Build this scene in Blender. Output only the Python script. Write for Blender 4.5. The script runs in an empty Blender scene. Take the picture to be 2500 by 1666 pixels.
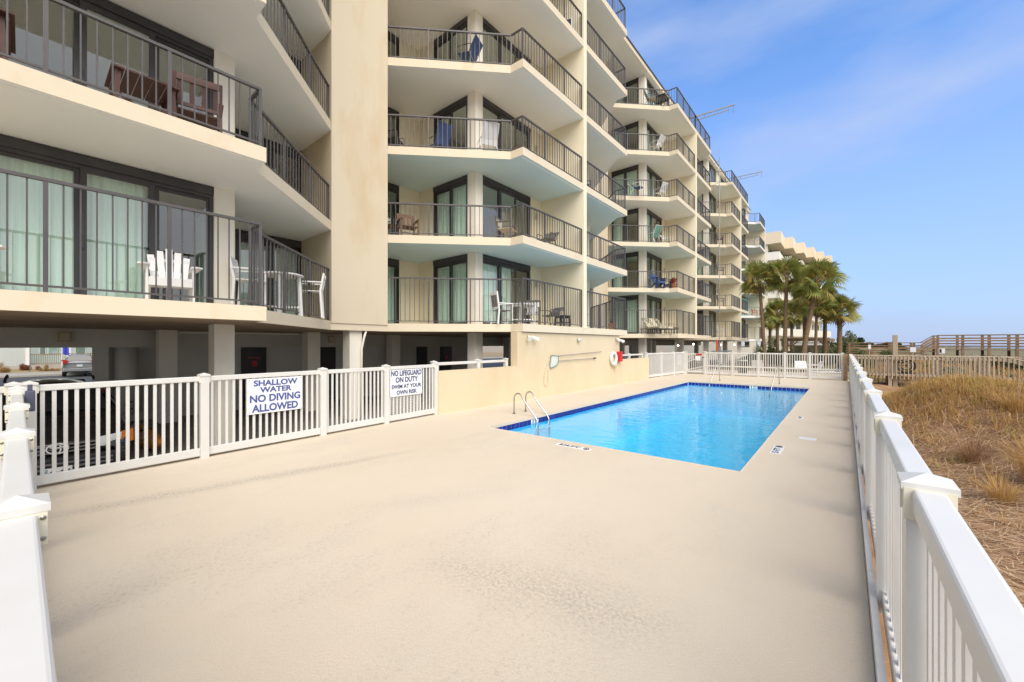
import bpy, math, random
import numpy as np
R = math.radians
random.seed(7); rng = np.random.default_rng(7)
SC = bpy.context.scene
COL = SC.collection

# ---------------------------------------------------------------- camera
cd = bpy.data.cameras.new('camera'); cam = bpy.data.objects.new('camera', cd); COL.objects.link(cam)
cam.location = (0, 0, 1.9); cam.rotation_euler = (R(90), 0, 0.691)
cd.sensor_width = 36; cd.lens = 14.209; cd.shift_y = 0.00365
cd.clip_start = 0.05; cd.clip_end = 6000
SC.camera = cam

# ---------------------------------------------------------------- sky, sun, exposure
SUN_EL, SUN_AZ = R(45), R(126)          # azimuth clockwise from +Y towards +X
w = bpy.data.worlds.new('World'); SC.world = w; w.use_nodes = True
HAZE = (1.82, 2.14, 3.15, 1)      # thin high haze, same unit as the sky
nt = w.node_tree; nt.nodes.clear()
sky = nt.nodes.new('ShaderNodeTexSky'); sky.sky_type = 'NISHITA'; sky.sun_disc = False
sky.sun_elevation = SUN_EL; sky.sun_rotation = SUN_AZ
sky.air_density = 1.0; sky.dust_density = 0.3; sky.ozone_density = 1.5
hs = nt.nodes.new('ShaderNodeHueSaturation'); hs.inputs['Saturation'].default_value = 1.0
tc = nt.nodes.new('ShaderNodeTexCoord'); mp = nt.nodes.new('ShaderNodeMapping')
mp.inputs['Scale'].default_value = (1.2, 1.2, 4.0); mp.inputs['Location'].default_value = (0.7, 0.2, 0.1)
cn = nt.nodes.new('ShaderNodeTexNoise'); cn.inputs['Scale'].default_value = 1.6; cn.inputs['Detail'].default_value = 5; cn.inputs['Roughness'].default_value = 0.5
cr = nt.nodes.new('ShaderNodeValToRGB'); cr.color_ramp.elements[0].position = 0.46; cr.color_ramp.elements[1].position = 0.74
cr.color_ramp.elements[1].color = (0.6, 0.6, 0.6, 1)
mx = nt.nodes.new('ShaderNodeMix'); mx.data_type = 'RGBA'
mx.inputs[7].default_value = (2.4, 2.7, 3.5, 1)      # thin cloud radiance, same unit as the sky
bg = nt.nodes.new('ShaderNodeBackground'); bg.inputs['Strength'].default_value = 0.10
ow = nt.nodes.new('ShaderNodeOutputWorld')
L = nt.links.new
L(tc.outputs['Generated'], mp.inputs['Vector']); L(mp.outputs['Vector'], cn.inputs['Vector'])
L(cn.outputs['Fac'], cr.inputs['Fac']); L(cr.outputs['Color'], mx.inputs[0])
tn = nt.nodes.new('ShaderNodeMix'); tn.data_type = 'RGBA'; tn.blend_type = 'MULTIPLY'; tn.inputs[0].default_value = 1.0; tn.inputs[7].default_value = (.43, .78, 1.12, 1)
L(sky.outputs['Color'], tn.inputs[6]); L(tn.outputs[2], hs.inputs['Color']); L(hs.outputs['Color'], mx.inputs[6])
sx_ = nt.nodes.new('ShaderNodeSeparateXYZ'); L(tc.outputs['Generated'], sx_.inputs[0])
hr = nt.nodes.new('ShaderNodeValToRGB'); hr.color_ramp.elements[0].position = 0.0; hr.color_ramp.elements[0].color = (.92,.92,.92,1)
hr.color_ramp.elements[1].position = 0.60; hr.color_ramp.elements[1].color = (.04,.04,.04,1)
hm = nt.nodes.new('ShaderNodeMix'); hm.data_type = 'RGBA'; hm.inputs[7].default_value = HAZE
L(sx_.outputs['Z'], hr.inputs['Fac']); L(hr.outputs['Color'], hm.inputs[0]); L(mx.outputs[2], hm.inputs[6])
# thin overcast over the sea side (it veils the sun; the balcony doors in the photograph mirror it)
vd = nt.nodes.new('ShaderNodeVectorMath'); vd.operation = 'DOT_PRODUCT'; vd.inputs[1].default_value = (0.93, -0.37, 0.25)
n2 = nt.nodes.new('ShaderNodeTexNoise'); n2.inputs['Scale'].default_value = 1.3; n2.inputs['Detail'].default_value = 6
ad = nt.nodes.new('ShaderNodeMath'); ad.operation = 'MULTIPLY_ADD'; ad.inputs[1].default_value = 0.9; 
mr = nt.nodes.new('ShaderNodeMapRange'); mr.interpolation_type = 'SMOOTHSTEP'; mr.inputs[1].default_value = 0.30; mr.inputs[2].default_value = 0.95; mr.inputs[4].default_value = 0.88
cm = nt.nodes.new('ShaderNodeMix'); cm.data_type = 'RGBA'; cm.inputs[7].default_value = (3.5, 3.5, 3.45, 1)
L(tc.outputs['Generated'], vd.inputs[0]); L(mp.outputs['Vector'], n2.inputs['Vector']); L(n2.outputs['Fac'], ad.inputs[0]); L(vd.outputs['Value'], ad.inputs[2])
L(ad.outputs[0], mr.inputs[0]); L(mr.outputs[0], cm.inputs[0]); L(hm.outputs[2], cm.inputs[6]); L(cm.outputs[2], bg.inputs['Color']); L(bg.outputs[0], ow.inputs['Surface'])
sd = bpy.data.lights.new('sun', 'SUN'); sd.energy = 1.5; sd.angle = R(58); sd.color = (1.0, 0.925, 0.84)
sun = bpy.data.objects.new('sun', sd); COL.objects.link(sun)
sun.location = (10, -10, 30)
sun.rotation_euler = (R(90) - SUN_EL, 0, -SUN_AZ + math.pi)
SC.view_settings.view_transform = 'Standard'; SC.view_settings.look = 'None'
SC.view_settings.gamma = 1.0; SC.view_settings.use_curve_mapping = False
SC.view_settings.exposure = 1.42

# ---------------------------------------------------------------- helpers
class MB:
    def __init__(s): s.v = []; s.f = []; s.m = []
    def add(s, vs, fs, mi=0):
        o = len(s.v); s.v += [tuple(p) for p in vs]
        for f in fs: s.f.append([o + i for i in f]); s.m.append(mi)
        return s
    def box(s, x0, x1, y0, y1, z0, z1, mi=0):
        if x0 > x1: x0, x1 = x1, x0
        if y0 > y1: y0, y1 = y1, y0
        if z0 > z1: z0, z1 = z1, z0
        return s.add([(x0,y0,z0),(x1,y0,z0),(x1,y1,z0),(x0,y1,z0),(x0,y0,z1),(x1,y0,z1),(x1,y1,z1),(x0,y1,z1)],
                     [(3,2,1,0),(4,5,6,7),(0,1,5,4),(1,2,6,5),(2,3,7,6),(3,0,4,7)], mi)
    def beam(s, p, q, wd, h, mi=0, up=(0,0,1), wd2=None, h2=None):
        p = np.array(p, float); q = np.array(q, float); d = q - p; d /= max(np.linalg.norm(d), 1e-9)
        u = np.array(up, float)
        if abs(d @ u) > .98: u = np.array((1.0, 0, 0))
        a = np.cross(d, u); a /= np.linalg.norm(a); b = np.cross(a, d)
        w2 = wd if wd2 is None else wd2; hh2 = h if h2 is None else h2
        vs = []
        for c, ww, hh in ((p, wd, h), (q, w2, hh2)):
            for i, j in ((-1,-1),(1,-1),(1,1),(-1,1)): vs.append(c + a*i*ww/2 + b*j*hh/2)
        return s.add(vs, [(3,2,1,0),(4,5,6,7),(0,1,5,4),(1,2,6,5),(2,3,7,6),(3,0,4,7)], mi)
    def tube(s, pts, r, n=8, mi=0, r1=None, cap=True):
        pts = [np.array(p, float) for p in pts]; k = len(pts); vs = []; pa = None
        for i, p in enumerate(pts):
            d = pts[min(i+1, k-1)] - pts[max(i-1, 0)]; d /= max(np.linalg.norm(d), 1e-9)
            if pa is None:
                u = np.array((0,0,1.0)) if abs(d[2]) < .9 else np.array((1.0,0,0)); a = np.cross(d, u)
            else: a = pa - d*(pa @ d)
            a /= max(np.linalg.norm(a), 1e-9); pa = a; b = np.cross(d, a)
            rr = r if r1 is None else r + (r1 - r)*i/(k-1)
            if hasattr(r, '__len__'): rr = r[i]
            for j in range(n):
                t = 2*math.pi*j/n; vs.append(p + rr*(a*math.cos(t) + b*math.sin(t)))
        fs = [(i*n+j, i*n+(j+1)%n, (i+1)*n+(j+1)%n, (i+1)*n+j) for i in range(k-1) for j in range(n)]
        if cap: fs += [tuple(range(n-1, -1, -1)), tuple((k-1)*n+j for j in range(n))]
        return s.add(vs, fs, mi)
    def lathe(s, prof, n=16, c=(0,0,0), mi=0, axis='z'):
        vs = []
        for r, z in prof:
            for j in range(n):
                t = 2*math.pi*j/n; x, y = r*math.cos(t), r*math.sin(t)
                if axis == 'z': vs.append((c[0]+x, c[1]+y, c[2]+z))
                elif axis == 'x': vs.append((c[0]+z, c[1]+x, c[2]+y))
                else: vs.append((c[0]+x, c[1]+z, c[2]+y))
        k = len(prof)
        fs = [(i*n+j, i*n+(j+1)%n, (i+1)*n+(j+1)%n, (i+1)*n+j) for i in range(k-1) for j in range(n)]
        fs += [tuple(range(n-1, -1, -1)), tuple((k-1)*n+j for j in range(n))]
        return s.add(vs, fs, mi)
    def prism(s, poly, z0, z1, ms=0, mt=0, mb=0):
        n = len(poly); o = len(s.v)
        s.v += [(x, y, z0) for x, y in poly] + [(x, y, z1) for x, y in poly]
        for i in range(n):
            j = (i+1) % n; s.f.append([o+i, o+j, o+n+j, o+n+i]); s.m.append(ms)
        s.f.append([o+i for i in range(n-1, -1, -1)]); s.m.append(mb)
        s.f.append([o+n+i for i in range(n)]); s.m.append(mt)
        return s
    def ext(s, poly, axis, a0, a1, mi=0):
        """polygon of (u,v) extruded along an axis: axis 'x' -> (a,u,v), 'y' -> (u,a,v)"""
        n = len(poly)
        P = (lambda a, u, v: (a, u, v)) if axis == 'x' else (lambda a, u, v: (u, a, v))
        vs = [P(a0, u, v) for u, v in poly] + [P(a1, u, v) for u, v in poly]
        fs = [(i, (i+1) % n, n+(i+1) % n, n+i) for i in range(n)] + [tuple(range(n-1, -1, -1)), tuple(range(n, 2*n))]
        return s.add(vs, fs, mi)
    def mesh(s, name, mats, smooth=False):
        me = bpy.data.meshes.new(name); me.from_pydata(s.v, [], s.f)
        for m in (mats if isinstance(mats, (list, tuple)) else [mats]): me.materials.append(m)
        me.polygons.foreach_set('material_index', s.m)
        if smooth: me.polygons.foreach_set('use_smooth', [True]*len(s.f))
        me.update(); return me
    def build(s, name, mats, parent=None, loc=(0,0,0), rz=0, smooth=False):
        return ob(name, s.mesh(name, mats, smooth), parent, loc, rz)

def ob(name, me, parent=None, loc=(0,0,0), rz=0, rot=None):
    o = bpy.data.objects.new(name, me); COL.objects.link(o)
    o.parent = parent; o.location = loc
    o.rotation_euler = rot if rot is not None else (0, 0, rz)
    return o
def tag(o, label=None, cat=None, group=None, kind=None):
    if label: o['label'] = label
    if cat: o['category'] = cat
    if group: o['group'] = group
    if kind: o['kind'] = kind
    return o
def empty(name, loc=(0,0,0), rz=0, label=None, cat=None, group=None):
    return tag(ob(name, None, None, loc, rz), label, cat, group)
def copy_tree(o, parent=None):
    c = o.copy(); COL.objects.link(c); c.parent = parent
    for ch in list(o.children): copy_tree(ch, c)
    return c
def bevel(o, wd=.008, seg=2):
    md = o.modifiers.new('bevel', 'BEVEL'); md.width = wd; md.segments = seg; md.limit_method = 'ANGLE'; md.angle_limit = R(40)
    return o
def tri_mesh(name, V, F, mat):
    me = bpy.data.meshes.new(name)
    V = np.asarray(V, np.float32); F = np.asarray(F, np.int32); k = F.shape[1]
    me.vertices.add(len(V)); me.vertices.foreach_set('co', V.ravel())
    me.loops.add(F.size); me.loops.foreach_set('vertex_index', F.ravel())
    me.polygons.add(len(F)); me.polygons.foreach_set('loop_start', np.arange(0, F.size, k, dtype=np.int32))
    try: me.polygons.foreach_set('loop_total', np.full(len(F), k, np.int32))
    except Exception: pass
    me.materials.append(mat); me.update(calc_edges=True); me.validate(); return me

# ---------------------------------------------------------------- materials
MATS = {}
def nodes(name):
    m = bpy.data.materials.new(name); m.use_nodes = True; t = m.node_tree; t.nodes.clear()
    o = t.nodes.new('ShaderNodeOutputMaterial'); return m, t, o
def noise(t, scale, detail=4, rough=.55, vec=None, stretch=None, obj=False):
    n = t.nodes.new('ShaderNodeTexNoise'); n.inputs['Scale'].default_value = scale
    n.inputs['Detail'].default_value = detail; n.inputs['Roughness'].default_value = rough
    g = t.nodes.new('ShaderNodeTexCoord') if obj else t.nodes.new('ShaderNodeNewGeometry')
    src = g.outputs['Object'] if obj else g.outputs['Position']
    if stretch:
        mp = t.nodes.new('ShaderNodeMapping'); mp.inputs['Scale'].default_value = stretch
        t.links.new(src, mp.inputs['Vector']); src = mp.outputs['Vector']
    t.links.new(src, n.inputs['Vector']); return n
def ramp(t, fac, p0, p1, c0=(0,0,0,1), c1=(1,1,1,1)):
    r = t.nodes.new('ShaderNodeValToRGB'); e = r.color_ramp.elements
    e[0].position = p0; e[1].position = p1; e[0].color = c0; e[1].color = c1
    t.links.new(fac, r.inputs['Fac']); return r.outputs['Color']
def mixc(t, fac, a, b, mode='MIX'):
    n = t.nodes.new('ShaderNodeMix'); n.data_type = 'RGBA'; n.blend_type = mode
    for sock, v in ((n.inputs[0], fac), (n.inputs[6], a), (n.inputs[7], b)):
        if hasattr(v, 'links') or hasattr(v, 'is_linked'): t.links.new(v, sock)
        elif isinstance(v, (int, float)): sock.default_value = v
        else: sock.default_value = tuple(v) + ((1,) if len(v) == 3 else ())
    return n.outputs[2]
def M(name, c, rough=.6, c2=None, vs=2.0, stretch=None, lo=.35, hi=.7, bump=0, bs=40, metal=0, spec=.4, fine=0, obj=False, rnd=0, coat=0, bstretch=None):
    if name in MATS: return MATS[name]
    m, t, o = nodes(name); b = t.nodes.new('ShaderNodeBsdfPrincipled')
    b.inputs['Roughness'].default_value = rough; b.inputs['Metallic'].default_value = metal
    b.inputs['Specular IOR Level'].default_value = spec
    if coat: b.inputs['Coat Weight'].default_value = coat; b.inputs['Coat Roughness'].default_value = .05
    col = tuple(c) + (1,)
    if c2 is not None:
        n = noise(t, vs, 5, .6, stretch=stretch, obj=obj)
        col = mixc(t, ramp(t, n.outputs['Fac'], lo, hi), c, c2)
    if fine:
        n2 = noise(t, 180, 2, .6, obj=obj)
        k = ramp(t, n2.outputs['Fac'], .3, .7, (1-fine,)*3 + (1,), (1+fine*.4,)*3 + (1,))
        col = mixc(t, 1.0, col, k, 'MULTIPLY')
    if rnd:
        oi = t.nodes.new('ShaderNodeObjectInfo')
        k = ramp(t, oi.outputs['Random'], 0, 1, (1-rnd,)*3 + (1,), (1+rnd*.6,)*3 + (1,))
        col = mixc(t, 1.0, col, k, 'MULTIPLY')
    if isinstance(col, tuple): b.inputs['Base Color'].default_value = col
    else: t.links.new(col, b.inputs['Base Color'])
    if bump:
        nb = noise(t, bs, 3, .6, obj=obj, stretch=bstretch); bn = t.nodes.new('ShaderNodeBump')
        bn.inputs['Strength'].default_value = bump; bn.inputs['Distance'].default_value = .01
        t.links.new(nb.outputs['Fac'], bn.inputs['Height']); t.links.new(bn.outputs['Normal'], b.inputs['Normal'])
    t.links.new(b.outputs[0], o.inputs['Surface']); MATS[name] = m; return m
def glassy(name, tint, ior=1.5, rough=.0, bump=0, bscale=(1,1,1), bs=1.0, refl=(1,1,1)):
    m, t, o = nodes(name)
    tr = t.nodes.new('ShaderNodeBsdfTransparent'); tr.inputs['Color'].default_value = tuple(tint) + (1,)
    gl = t.nodes.new('ShaderNodeBsdfGlossy'); gl.inputs['Roughness'].default_value = rough; gl.inputs['Color'].default_value = tuple(refl) + (1,)
    fr = t.nodes.new('ShaderNodeFresnel'); fr.inputs['IOR'].default_value = ior
    # same reflectance from both sides of the single sheet (no total internal reflection inside a thin pane)
    ge = t.nodes.new('ShaderNodeNewGeometry'); ex = t.nodes.new('ShaderNodeMath'); ex.operation = 'MULTIPLY_ADD'; ex.inputs[1].default_value = -2; ex.inputs[2].default_value = 1
    pw = t.nodes.new('ShaderNodeMath'); pw.operation = 'POWER'; pw.inputs[0].default_value = ior
    t.links.new(ge.outputs['Backfacing'], ex.inputs[0]); t.links.new(ex.outputs[0], pw.inputs[1]); t.links.new(pw.outputs[0], fr.inputs['IOR'])
    ms = t.nodes.new('ShaderNodeMixShader')
    if bump:
        n = noise(t, bs, 3, .5, stretch=bscale); bn = t.nodes.new('ShaderNodeBump')
        bn.inputs['Strength'].default_value = bump; bn.inputs['Distance'].default_value = .1
        t.links.new(n.outputs['Fac'], bn.inputs['Height'])
        t.links.new(bn.outputs['Normal'], gl.inputs['Normal']); t.links.new(bn.outputs['Normal'], fr.inputs['Normal'])
    t.links.new(fr.outputs[0], ms.inputs[0]); t.links.new(tr.outputs[0], ms.inputs[1]); t.links.new(gl.outputs[0], ms.inputs[2])
    t.links.new(ms.outputs[0], o.inputs['Surface']); MATS[name] = m; return m
def emit(name, c, s):
    m, t, o = nodes(name); e = t.nodes.new('ShaderNodeEmission'); e.inputs[0].default_value = tuple(c) + (1,); e.inputs[1].default_value = s
    t.links.new(e.outputs[0], o.inputs['Surface']); return m
def leafy(name, c, c2, vs=3, trans=.35, rough=.55):
    m, t, o = nodes(name); b = t.nodes.new('ShaderNodeBsdfPrincipled'); b.inputs['Roughness'].default_value = rough
    b.inputs['Specular IOR Level'].default_value = .25
    n = noise(t, vs, 3, .7); col = mixc(t, ramp(t, n.outputs['Fac'], .35, .65), c, c2); t.links.new(col, b.inputs['Base Color'])
    tl = t.nodes.new('ShaderNodeBsdfTranslucent'); t.links.new(col, tl.inputs['Color'])
    ms = t.nodes.new('ShaderNodeMixShader'); ms.inputs[0].default_value = trans
    t.links.new(b.outputs[0], ms.inputs[1]); t.links.new(tl.outputs[0], ms.inputs[2]); t.links.new(ms.outputs[0], o.inputs['Surface'])
    MATS[name] = m; return m

m_stucco = M('cream_stucco', (.69,.60,.45), .85, (.60,.45,.26), .55, (1,1,.35), .50, .72, bump=.25, bs=70, fine=.05)
m_pool_wall = M('tan_wall_paint', (.69,.575,.395), .8, (.63,.51,.33), .7, (1,1,.5), .45, .75, bump=.2, bs=60, fine=.04)
m_fascia = M('fascia_paint', (.72,.63,.48), .8, (.66,.53,.35), 1.5, (1,1,.5), .58, .8, bump=.15, bs=60, fine=.04)
m_soffit = M('soffit_paint', (.90,.91,.90), .85, (.86,.88,.87), .6, None, .4, .7, bump=.1, bs=50)
m_soffit_t = M('teal_soffit', (.66,.80,.82), .85, (.62,.77,.79), .6, None, .4, .7, bump=.1, bs=50)  # teal tone for the undersides of lower slabs in the middle bays
m_cream = M('cream_wall', (.84,.77,.59), .8, (.80,.72,.53), .8, (1,1,.4), .45, .75, bump=.12, bs=60)
m_white_slab = M('white_slab_paint', (.74,.74,.72), .8, (.68,.68,.66), .8)
m_bronze = M('bronze_metal', (.088,.081,.083), .45, (.07,.066,.068), 3, None, .4, .7, metal=.0, spec=.5)
m_frame = M('dark_door_frame', (.045,.043,.047), .4, (.06,.057,.06), 2, spec=.5)
m_glass = glassy('window_glass', (.88,.96,.93), 2.6)
m_curtain = M('curtain_cloth', (.80,.92,.84), .9, (.68,.83,.74), 6, (8,8,.15))
m_interior = M('interior_paint', (.50,.46,.40), .9, (.45,.41,.36), .5)
m_vinyl = M('white_vinyl', (.67,.665,.64), .38, (.62,.61,.575), 1.5, None, .4, .75, spec=.5)
m_grime = M('aged_vinyl', (.74,.70,.56), .5, (.64,.59,.45), 5, None, .55, .8, spec=.5)
m_screw = M('screw_metal', (.35,.33,.30), .4, metal=1)
m_steel = M('brushed_steel', (.62,.60,.57), .22, (.5,.48,.45), 8, metal=1)
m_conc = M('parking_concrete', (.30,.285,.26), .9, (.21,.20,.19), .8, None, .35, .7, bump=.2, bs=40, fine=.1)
m_gwall = M('grey_parking_wall', (.62,.60,.56), .85, (.56,.54,.50), .8, bump=.1, bs=50)
m_beam = M('parking_beam', (.62,.60,.54), .85, (.56,.54,.48), .7)
m_column = M('column_paint', (.85,.81,.72), .8, (.78,.73,.62), 1.2, (1,1,.3), .45, .8)
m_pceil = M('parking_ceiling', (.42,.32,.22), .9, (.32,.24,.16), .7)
m_ddoor = M('dark_door_paint', (.035,.03,.035), .45, (.05,.045,.05), 2)
m_red = M('red_paint', (.62,.03,.03), .45, (.5,.02,.02), 3)
m_black = M('black_plastic', (.02,.02,.022), .5, (.03,.03,.032), 5)
m_navy = M('sign_navy', (.06,.09,.28), .5, (.07,.10,.30), 10)
m_signw = M('sign_white', (.78,.80,.83), .45, (.75,.77,.80), 2)
m_wood = M('weathered_wood', (.52,.44,.34), .85, (.36,.29,.21), 4, (1,1,6), .35, .7, bump=.3, bs=60, rnd=.25)
m_wood_d = M('brown_wood', (.32,.21,.13), .85, (.21,.135,.08), 4, None, .35, .7, bump=.3, bs=60, rnd=.3)
m_chair_w = M('white_plastic_lumber', (.80,.80,.79), .45, (.76,.76,.75), 4)
m_chair_b = M('brown_plastic_lumber', (.10,.045,.035), .5, (.075,.035,.03), 6)
m_chair_g = M('grey_brown_lumber', (.18,.16,.14), .6, (.13,.115,.10), 6)
m_blue = M('turquoise_plastic', (.05,.35,.55), .5, (.04,.30,.5), 5)
m_dblue = M('navy_fabric', (.05,.09,.22), .7, (.04,.07,.18), 5)
m_wick = M('brown_wicker', (.22,.13,.08), .7, (.14,.08,.05), 40)
m_cush = M('cream_cushion', (.62,.56,.44), .9, (.55,.48,.36), 8)
m_pattern = M('patterned_cushion', (.62,.56,.44), .9, (.16,.14,.08), 14, None, .45, .55)
m_greenf = M('green_sling', (.16,.34,.26), .7, (.12,.28,.2), 8)
m_terra = M('terracotta', (.50,.19,.09), .8, (.42,.15,.07), 8)
m_orange = M('orange_kayak', (.62,.25,.03), .5, (.5,.19,.02), 5)
def text_ob(body, size, mat, parent, loc, rot, width=None, bold=.0, name='lettering', ext=.0015):
    cu = bpy.data.curves.new('txt', 'FONT'); cu.body = body; cu.size = size; cu.align_x = 'CENTER'; cu.align_y = 'CENTER'
    cu.offset = bold; cu.extrude = ext; cu.resolution_u = 3
    tmp = bpy.data.objects.new('txt', cu); COL.objects.link(tmp)
    dg = bpy.context.evaluated_depsgraph_get()
    me = bpy.data.meshes.new_from_object(tmp.evaluated_get(dg)); bpy.data.objects.remove(tmp)
    me.materials.clear(); me.materials.append(mat)
    if width:
        xs = [v.co.x for v in me.vertices]; k = width/(max(xs) - min(xs))
        for v in me.vertices: v.co.x *= k
    return ob(name, me, parent, loc, rot=rot)

# ================================================================= SETTING
# --- pool deck
def deck_material():
    m, t, o = nodes('pool_deck_coating'); b = t.nodes.new('ShaderNodeBsdfPrincipled')
    b.inputs['Roughness'].default_value = .8; b.inputs['Specular IOR Level'].default_value = .3
    big = noise(t, .35, 4, .6); base = mixc(t, ramp(t, big.outputs['Fac'], .35, .7), (.66,.575,.455), (.635,.54,.415))
    med = noise(t, 1.1, 6, .65); base = mixc(t, ramp(t, med.outputs['Fac'], .52, .78), base, (.615,.54,.435))
    # grey foot traffic stains broken into specks
    st = noise(t, .55, 5, .7, stretch=(1, .45, 1)); stm = ramp(t, st.outputs['Fac'], .50, .70)
    sp = noise(t, 26, 3, .7); spm = ramp(t, sp.outputs['Fac'], .50, .66)
    both = mixc(t, 1.0, mixc(t, 1.0, stm, spm, 'MULTIPLY'), (.55,.55,.55), 'MULTIPLY')
    base = mixc(t, both, base, (.34,.30,.25))
    base = mixc(t, mixc(t, 1.0, stm, (.16,.16,.16), 'MULTIPLY'), base, (.46,.41,.35))
    def band(p, q, wd):
        # worn speckled streak along a line of the deck
        g = t.nodes.new('ShaderNodeNewGeometry'); d = np.array(q) - np.array(p); ln = np.linalg.norm(d); d = d/ln; nn = (-d[1], d[0])
        wob = noise(t, 1.3, 3, .6)
        def lin(vx, vy, c0):
            v = t.nodes.new('ShaderNodeVectorMath'); v.operation = 'DOT_PRODUCT'; v.inputs[1].default_value = (vx, vy, 0); t.links.new(g.outputs['Position'], v.inputs[0])
            a = t.nodes.new('ShaderNodeMath'); a.operation = 'SUBTRACT'; t.links.new(v.outputs['Value'], a.inputs[0]); a.inputs[1].default_value = c0; return a.outputs[0]
        a1 = lin(nn[0], nn[1], nn[0]*p[0]+nn[1]*p[1]); a2 = lin(d[0], d[1], (d[0]*p[0]+d[1]*p[1]) + ln/2)
        ma = t.nodes.new('ShaderNodeMath'); ma.operation = 'MULTIPLY_ADD'; t.links.new(wob.outputs['Fac'], ma.inputs[0]); ma.inputs[1].default_value = wd*1.6; ma.inputs[2].default_value = -wd*.8
        sm = t.nodes.new('ShaderNodeMath'); t.links.new(a1, sm.inputs[0]); t.links.new(ma.outputs[0], sm.inputs[1])
        ab = t.nodes.new('ShaderNodeMath'); ab.operation = 'ABSOLUTE'; t.links.new(sm.outputs[0], ab.inputs[0])
        ab2 = t.nodes.new('ShaderNodeMath'); ab2.operation = 'ABSOLUTE'; t.links.new(a2, ab2.inputs[0])
        m1 = t.nodes.new('ShaderNodeMapRange'); m1.inputs[1].default_value = wd; m1.inputs[2].default_value = 0; t.links.new(ab.outputs[0], m1.inputs[0])
        m2 = t.nodes.new('ShaderNodeMapRange'); m2.inputs[1].default_value = ln/2; m2.inputs[2].default_value = ln/2*.55; t.links.new(ab2.outputs[0], m2.inputs[0])
        return mixc(t, 1.0, m1.outputs[0], m2.outputs[0], 'MULTIPLY')
    sp2 = noise(t, 34, 3, .75); spk = ramp(t, sp2.outputs['Fac'], .42, .62)
    for (p_, q_, w_, k_) in (((-6.95,-.5),(-5.9,4.8),.20,.6), ((-3.0,2.2),(-.7,2.9),.45,.42), ((-4.6,2.0),(-3.2,4.6),.35,.2)):
        bm = mixc(t, 1.0, mixc(t, 1.0, band(p_, q_, w_), spk, 'MULTIPLY'), (k_,)*3, 'MULTIPLY')
        base = mixc(t, bm, base, (.22,.20,.175))
    fs = noise(t, 120, 2, .6); k = ramp(t, fs.outputs['Fac'], .3, .7, (.90,.90,.90,1), (1.06,1.06,1.06,1))
    base = mixc(t, 1.0, base, k, 'MULTIPLY')
    t.links.new(base, b.inputs['Base Color'])
    n1 = noise(t, 55, 3, .6); bn = t.nodes.new('ShaderNodeBump'); bn.inputs['Strength'].default_value = .22; bn.inputs['Distance'].default_value = .006
    t.links.new(ramp(t, n1.outputs['Fac'], .38, .6), bn.inputs['Height']); t.links.new(bn.outputs['Normal'], b.inputs['Normal'])
    t.links.new(b.outputs[0], o.inputs['Surface']); return m
m_deck = deck_material(); MATS['deck'] = m_deck
PX0, PX1, PY0, PY1 = -6.32, -1.22, 6.81, 22.04
DX0, DX1, DY0, DY1 = -8.74, .13, -.14, 28.1
mb = MB()
xs = [DX0, PX0, PX1, DX1]; ys = [DY0, PY0, PY1, DY1]
vid = {}
for zi, z in enumerate((0, -.035)):
    for i, x in enumerate(xs):
        for j, y in enumerate(ys): vid[i, j, zi] = len(mb.v); mb.v.append((x, y, z))
for i in range(3):
    for j in range(3):
        if (i, j) == (1, 1): continue
        mb.f.append([vid[i,j,0], vid[i+1,j,0], vid[i+1,j+1,0], vid[i,j+1,0]]); mb.m.append(0)
        mb.f.append([vid[i,j,1], vid[i,j+1,1], vid[i+1,j+1,1], vid[i+1,j,1]]); mb.m.append(0)
for a, b_ in (((1,1),(1,2)), ((1,2),(2,2)), ((2,2),(2,1)), ((2,1),(1,1))):   # lip of the pool opening
    mb.f.append([vid[a+(0,)], vid[b_+(0,)], vid[b_+(1,)], vid[a+(1,)]]); mb.m.append(0)
per = [(0,0),(1,0),(2,0),(3,0),(3,1),(3,2),(3,3),(2,3),(1,3),(0,3),(0,2),(0,1)]
for q in range(12):
    a, b_ = per[q], per[(q+1) % 12]
    mb.f.append([vid[a+(0,)], vid[a+(1,)], vid[b_+(1,)], vid[b_+(0,)]]); mb.m.append(0)
deck = tag(mb.build('pool_deck', m_deck), kind='structure')
bv = deck.modifiers.new('bevel', 'BEVEL'); bv.width = .012; bv.segments = 3; bv.limit_method = 'ANGLE'; bv.angle_limit = R(60)
mb = MB(); mb.box(DX0+.03, PX0-.3, DY0+.02, DY1-.05, -.62, -.037); mb.box(PX1+.3, DX1-.02, DY0+.02, DY1-.05, -.62, -.037)
mb.box(PX0-.3, PX1+.3, DY0+.02, PY0-.3, -.62, -.037); mb.box(PX0-.3, PX1+.3, PY1+.3, DY1-.05, -.62, -.037)
mb.build('deck_foundation', m_pool_wall, deck)
# --- ground sheet to the horizon, sea, parking floor, street
m_sand = M('sand_ground', (.38,.31,.22), .95, (.28,.22,.14), .5, None, .35, .7, bump=.5, bs=12, fine=.15)
def sheet(name, x0, x1, y0, y1, z, mat, th=None):
    mb = MB()
    if th: mb.box(x0, x1, y0, y1, z-th, z)
    else: mb.add([(x0,y0,z),(x1,y0,z),(x1,y1,z),(x0,y1,z)], [(0,1,2,3)])
    return tag(mb.build(name, mat), kind='structure')
sheet('ground', -3000, 3000, -3000, 3000, -2.6, m_sand)
m_sea = M('sea_water', (.10,.17,.22), .25, (.13,.20,.24), .02, bump=.6, bs=.5, spec=.5)
sheet('sea', 90, 3000, -3000, 3000, -2.3, m_sea)
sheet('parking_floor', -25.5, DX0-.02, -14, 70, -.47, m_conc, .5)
m_road = M('asphalt', (.095,.093,.092), .9, (.07,.07,.07), .8, bump=.4, bs=60, fine=.15)
m_walk = M('pale_concrete', (.45,.42,.37), .9, (.38,.35,.30), 1.0, fine=.08)
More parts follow.
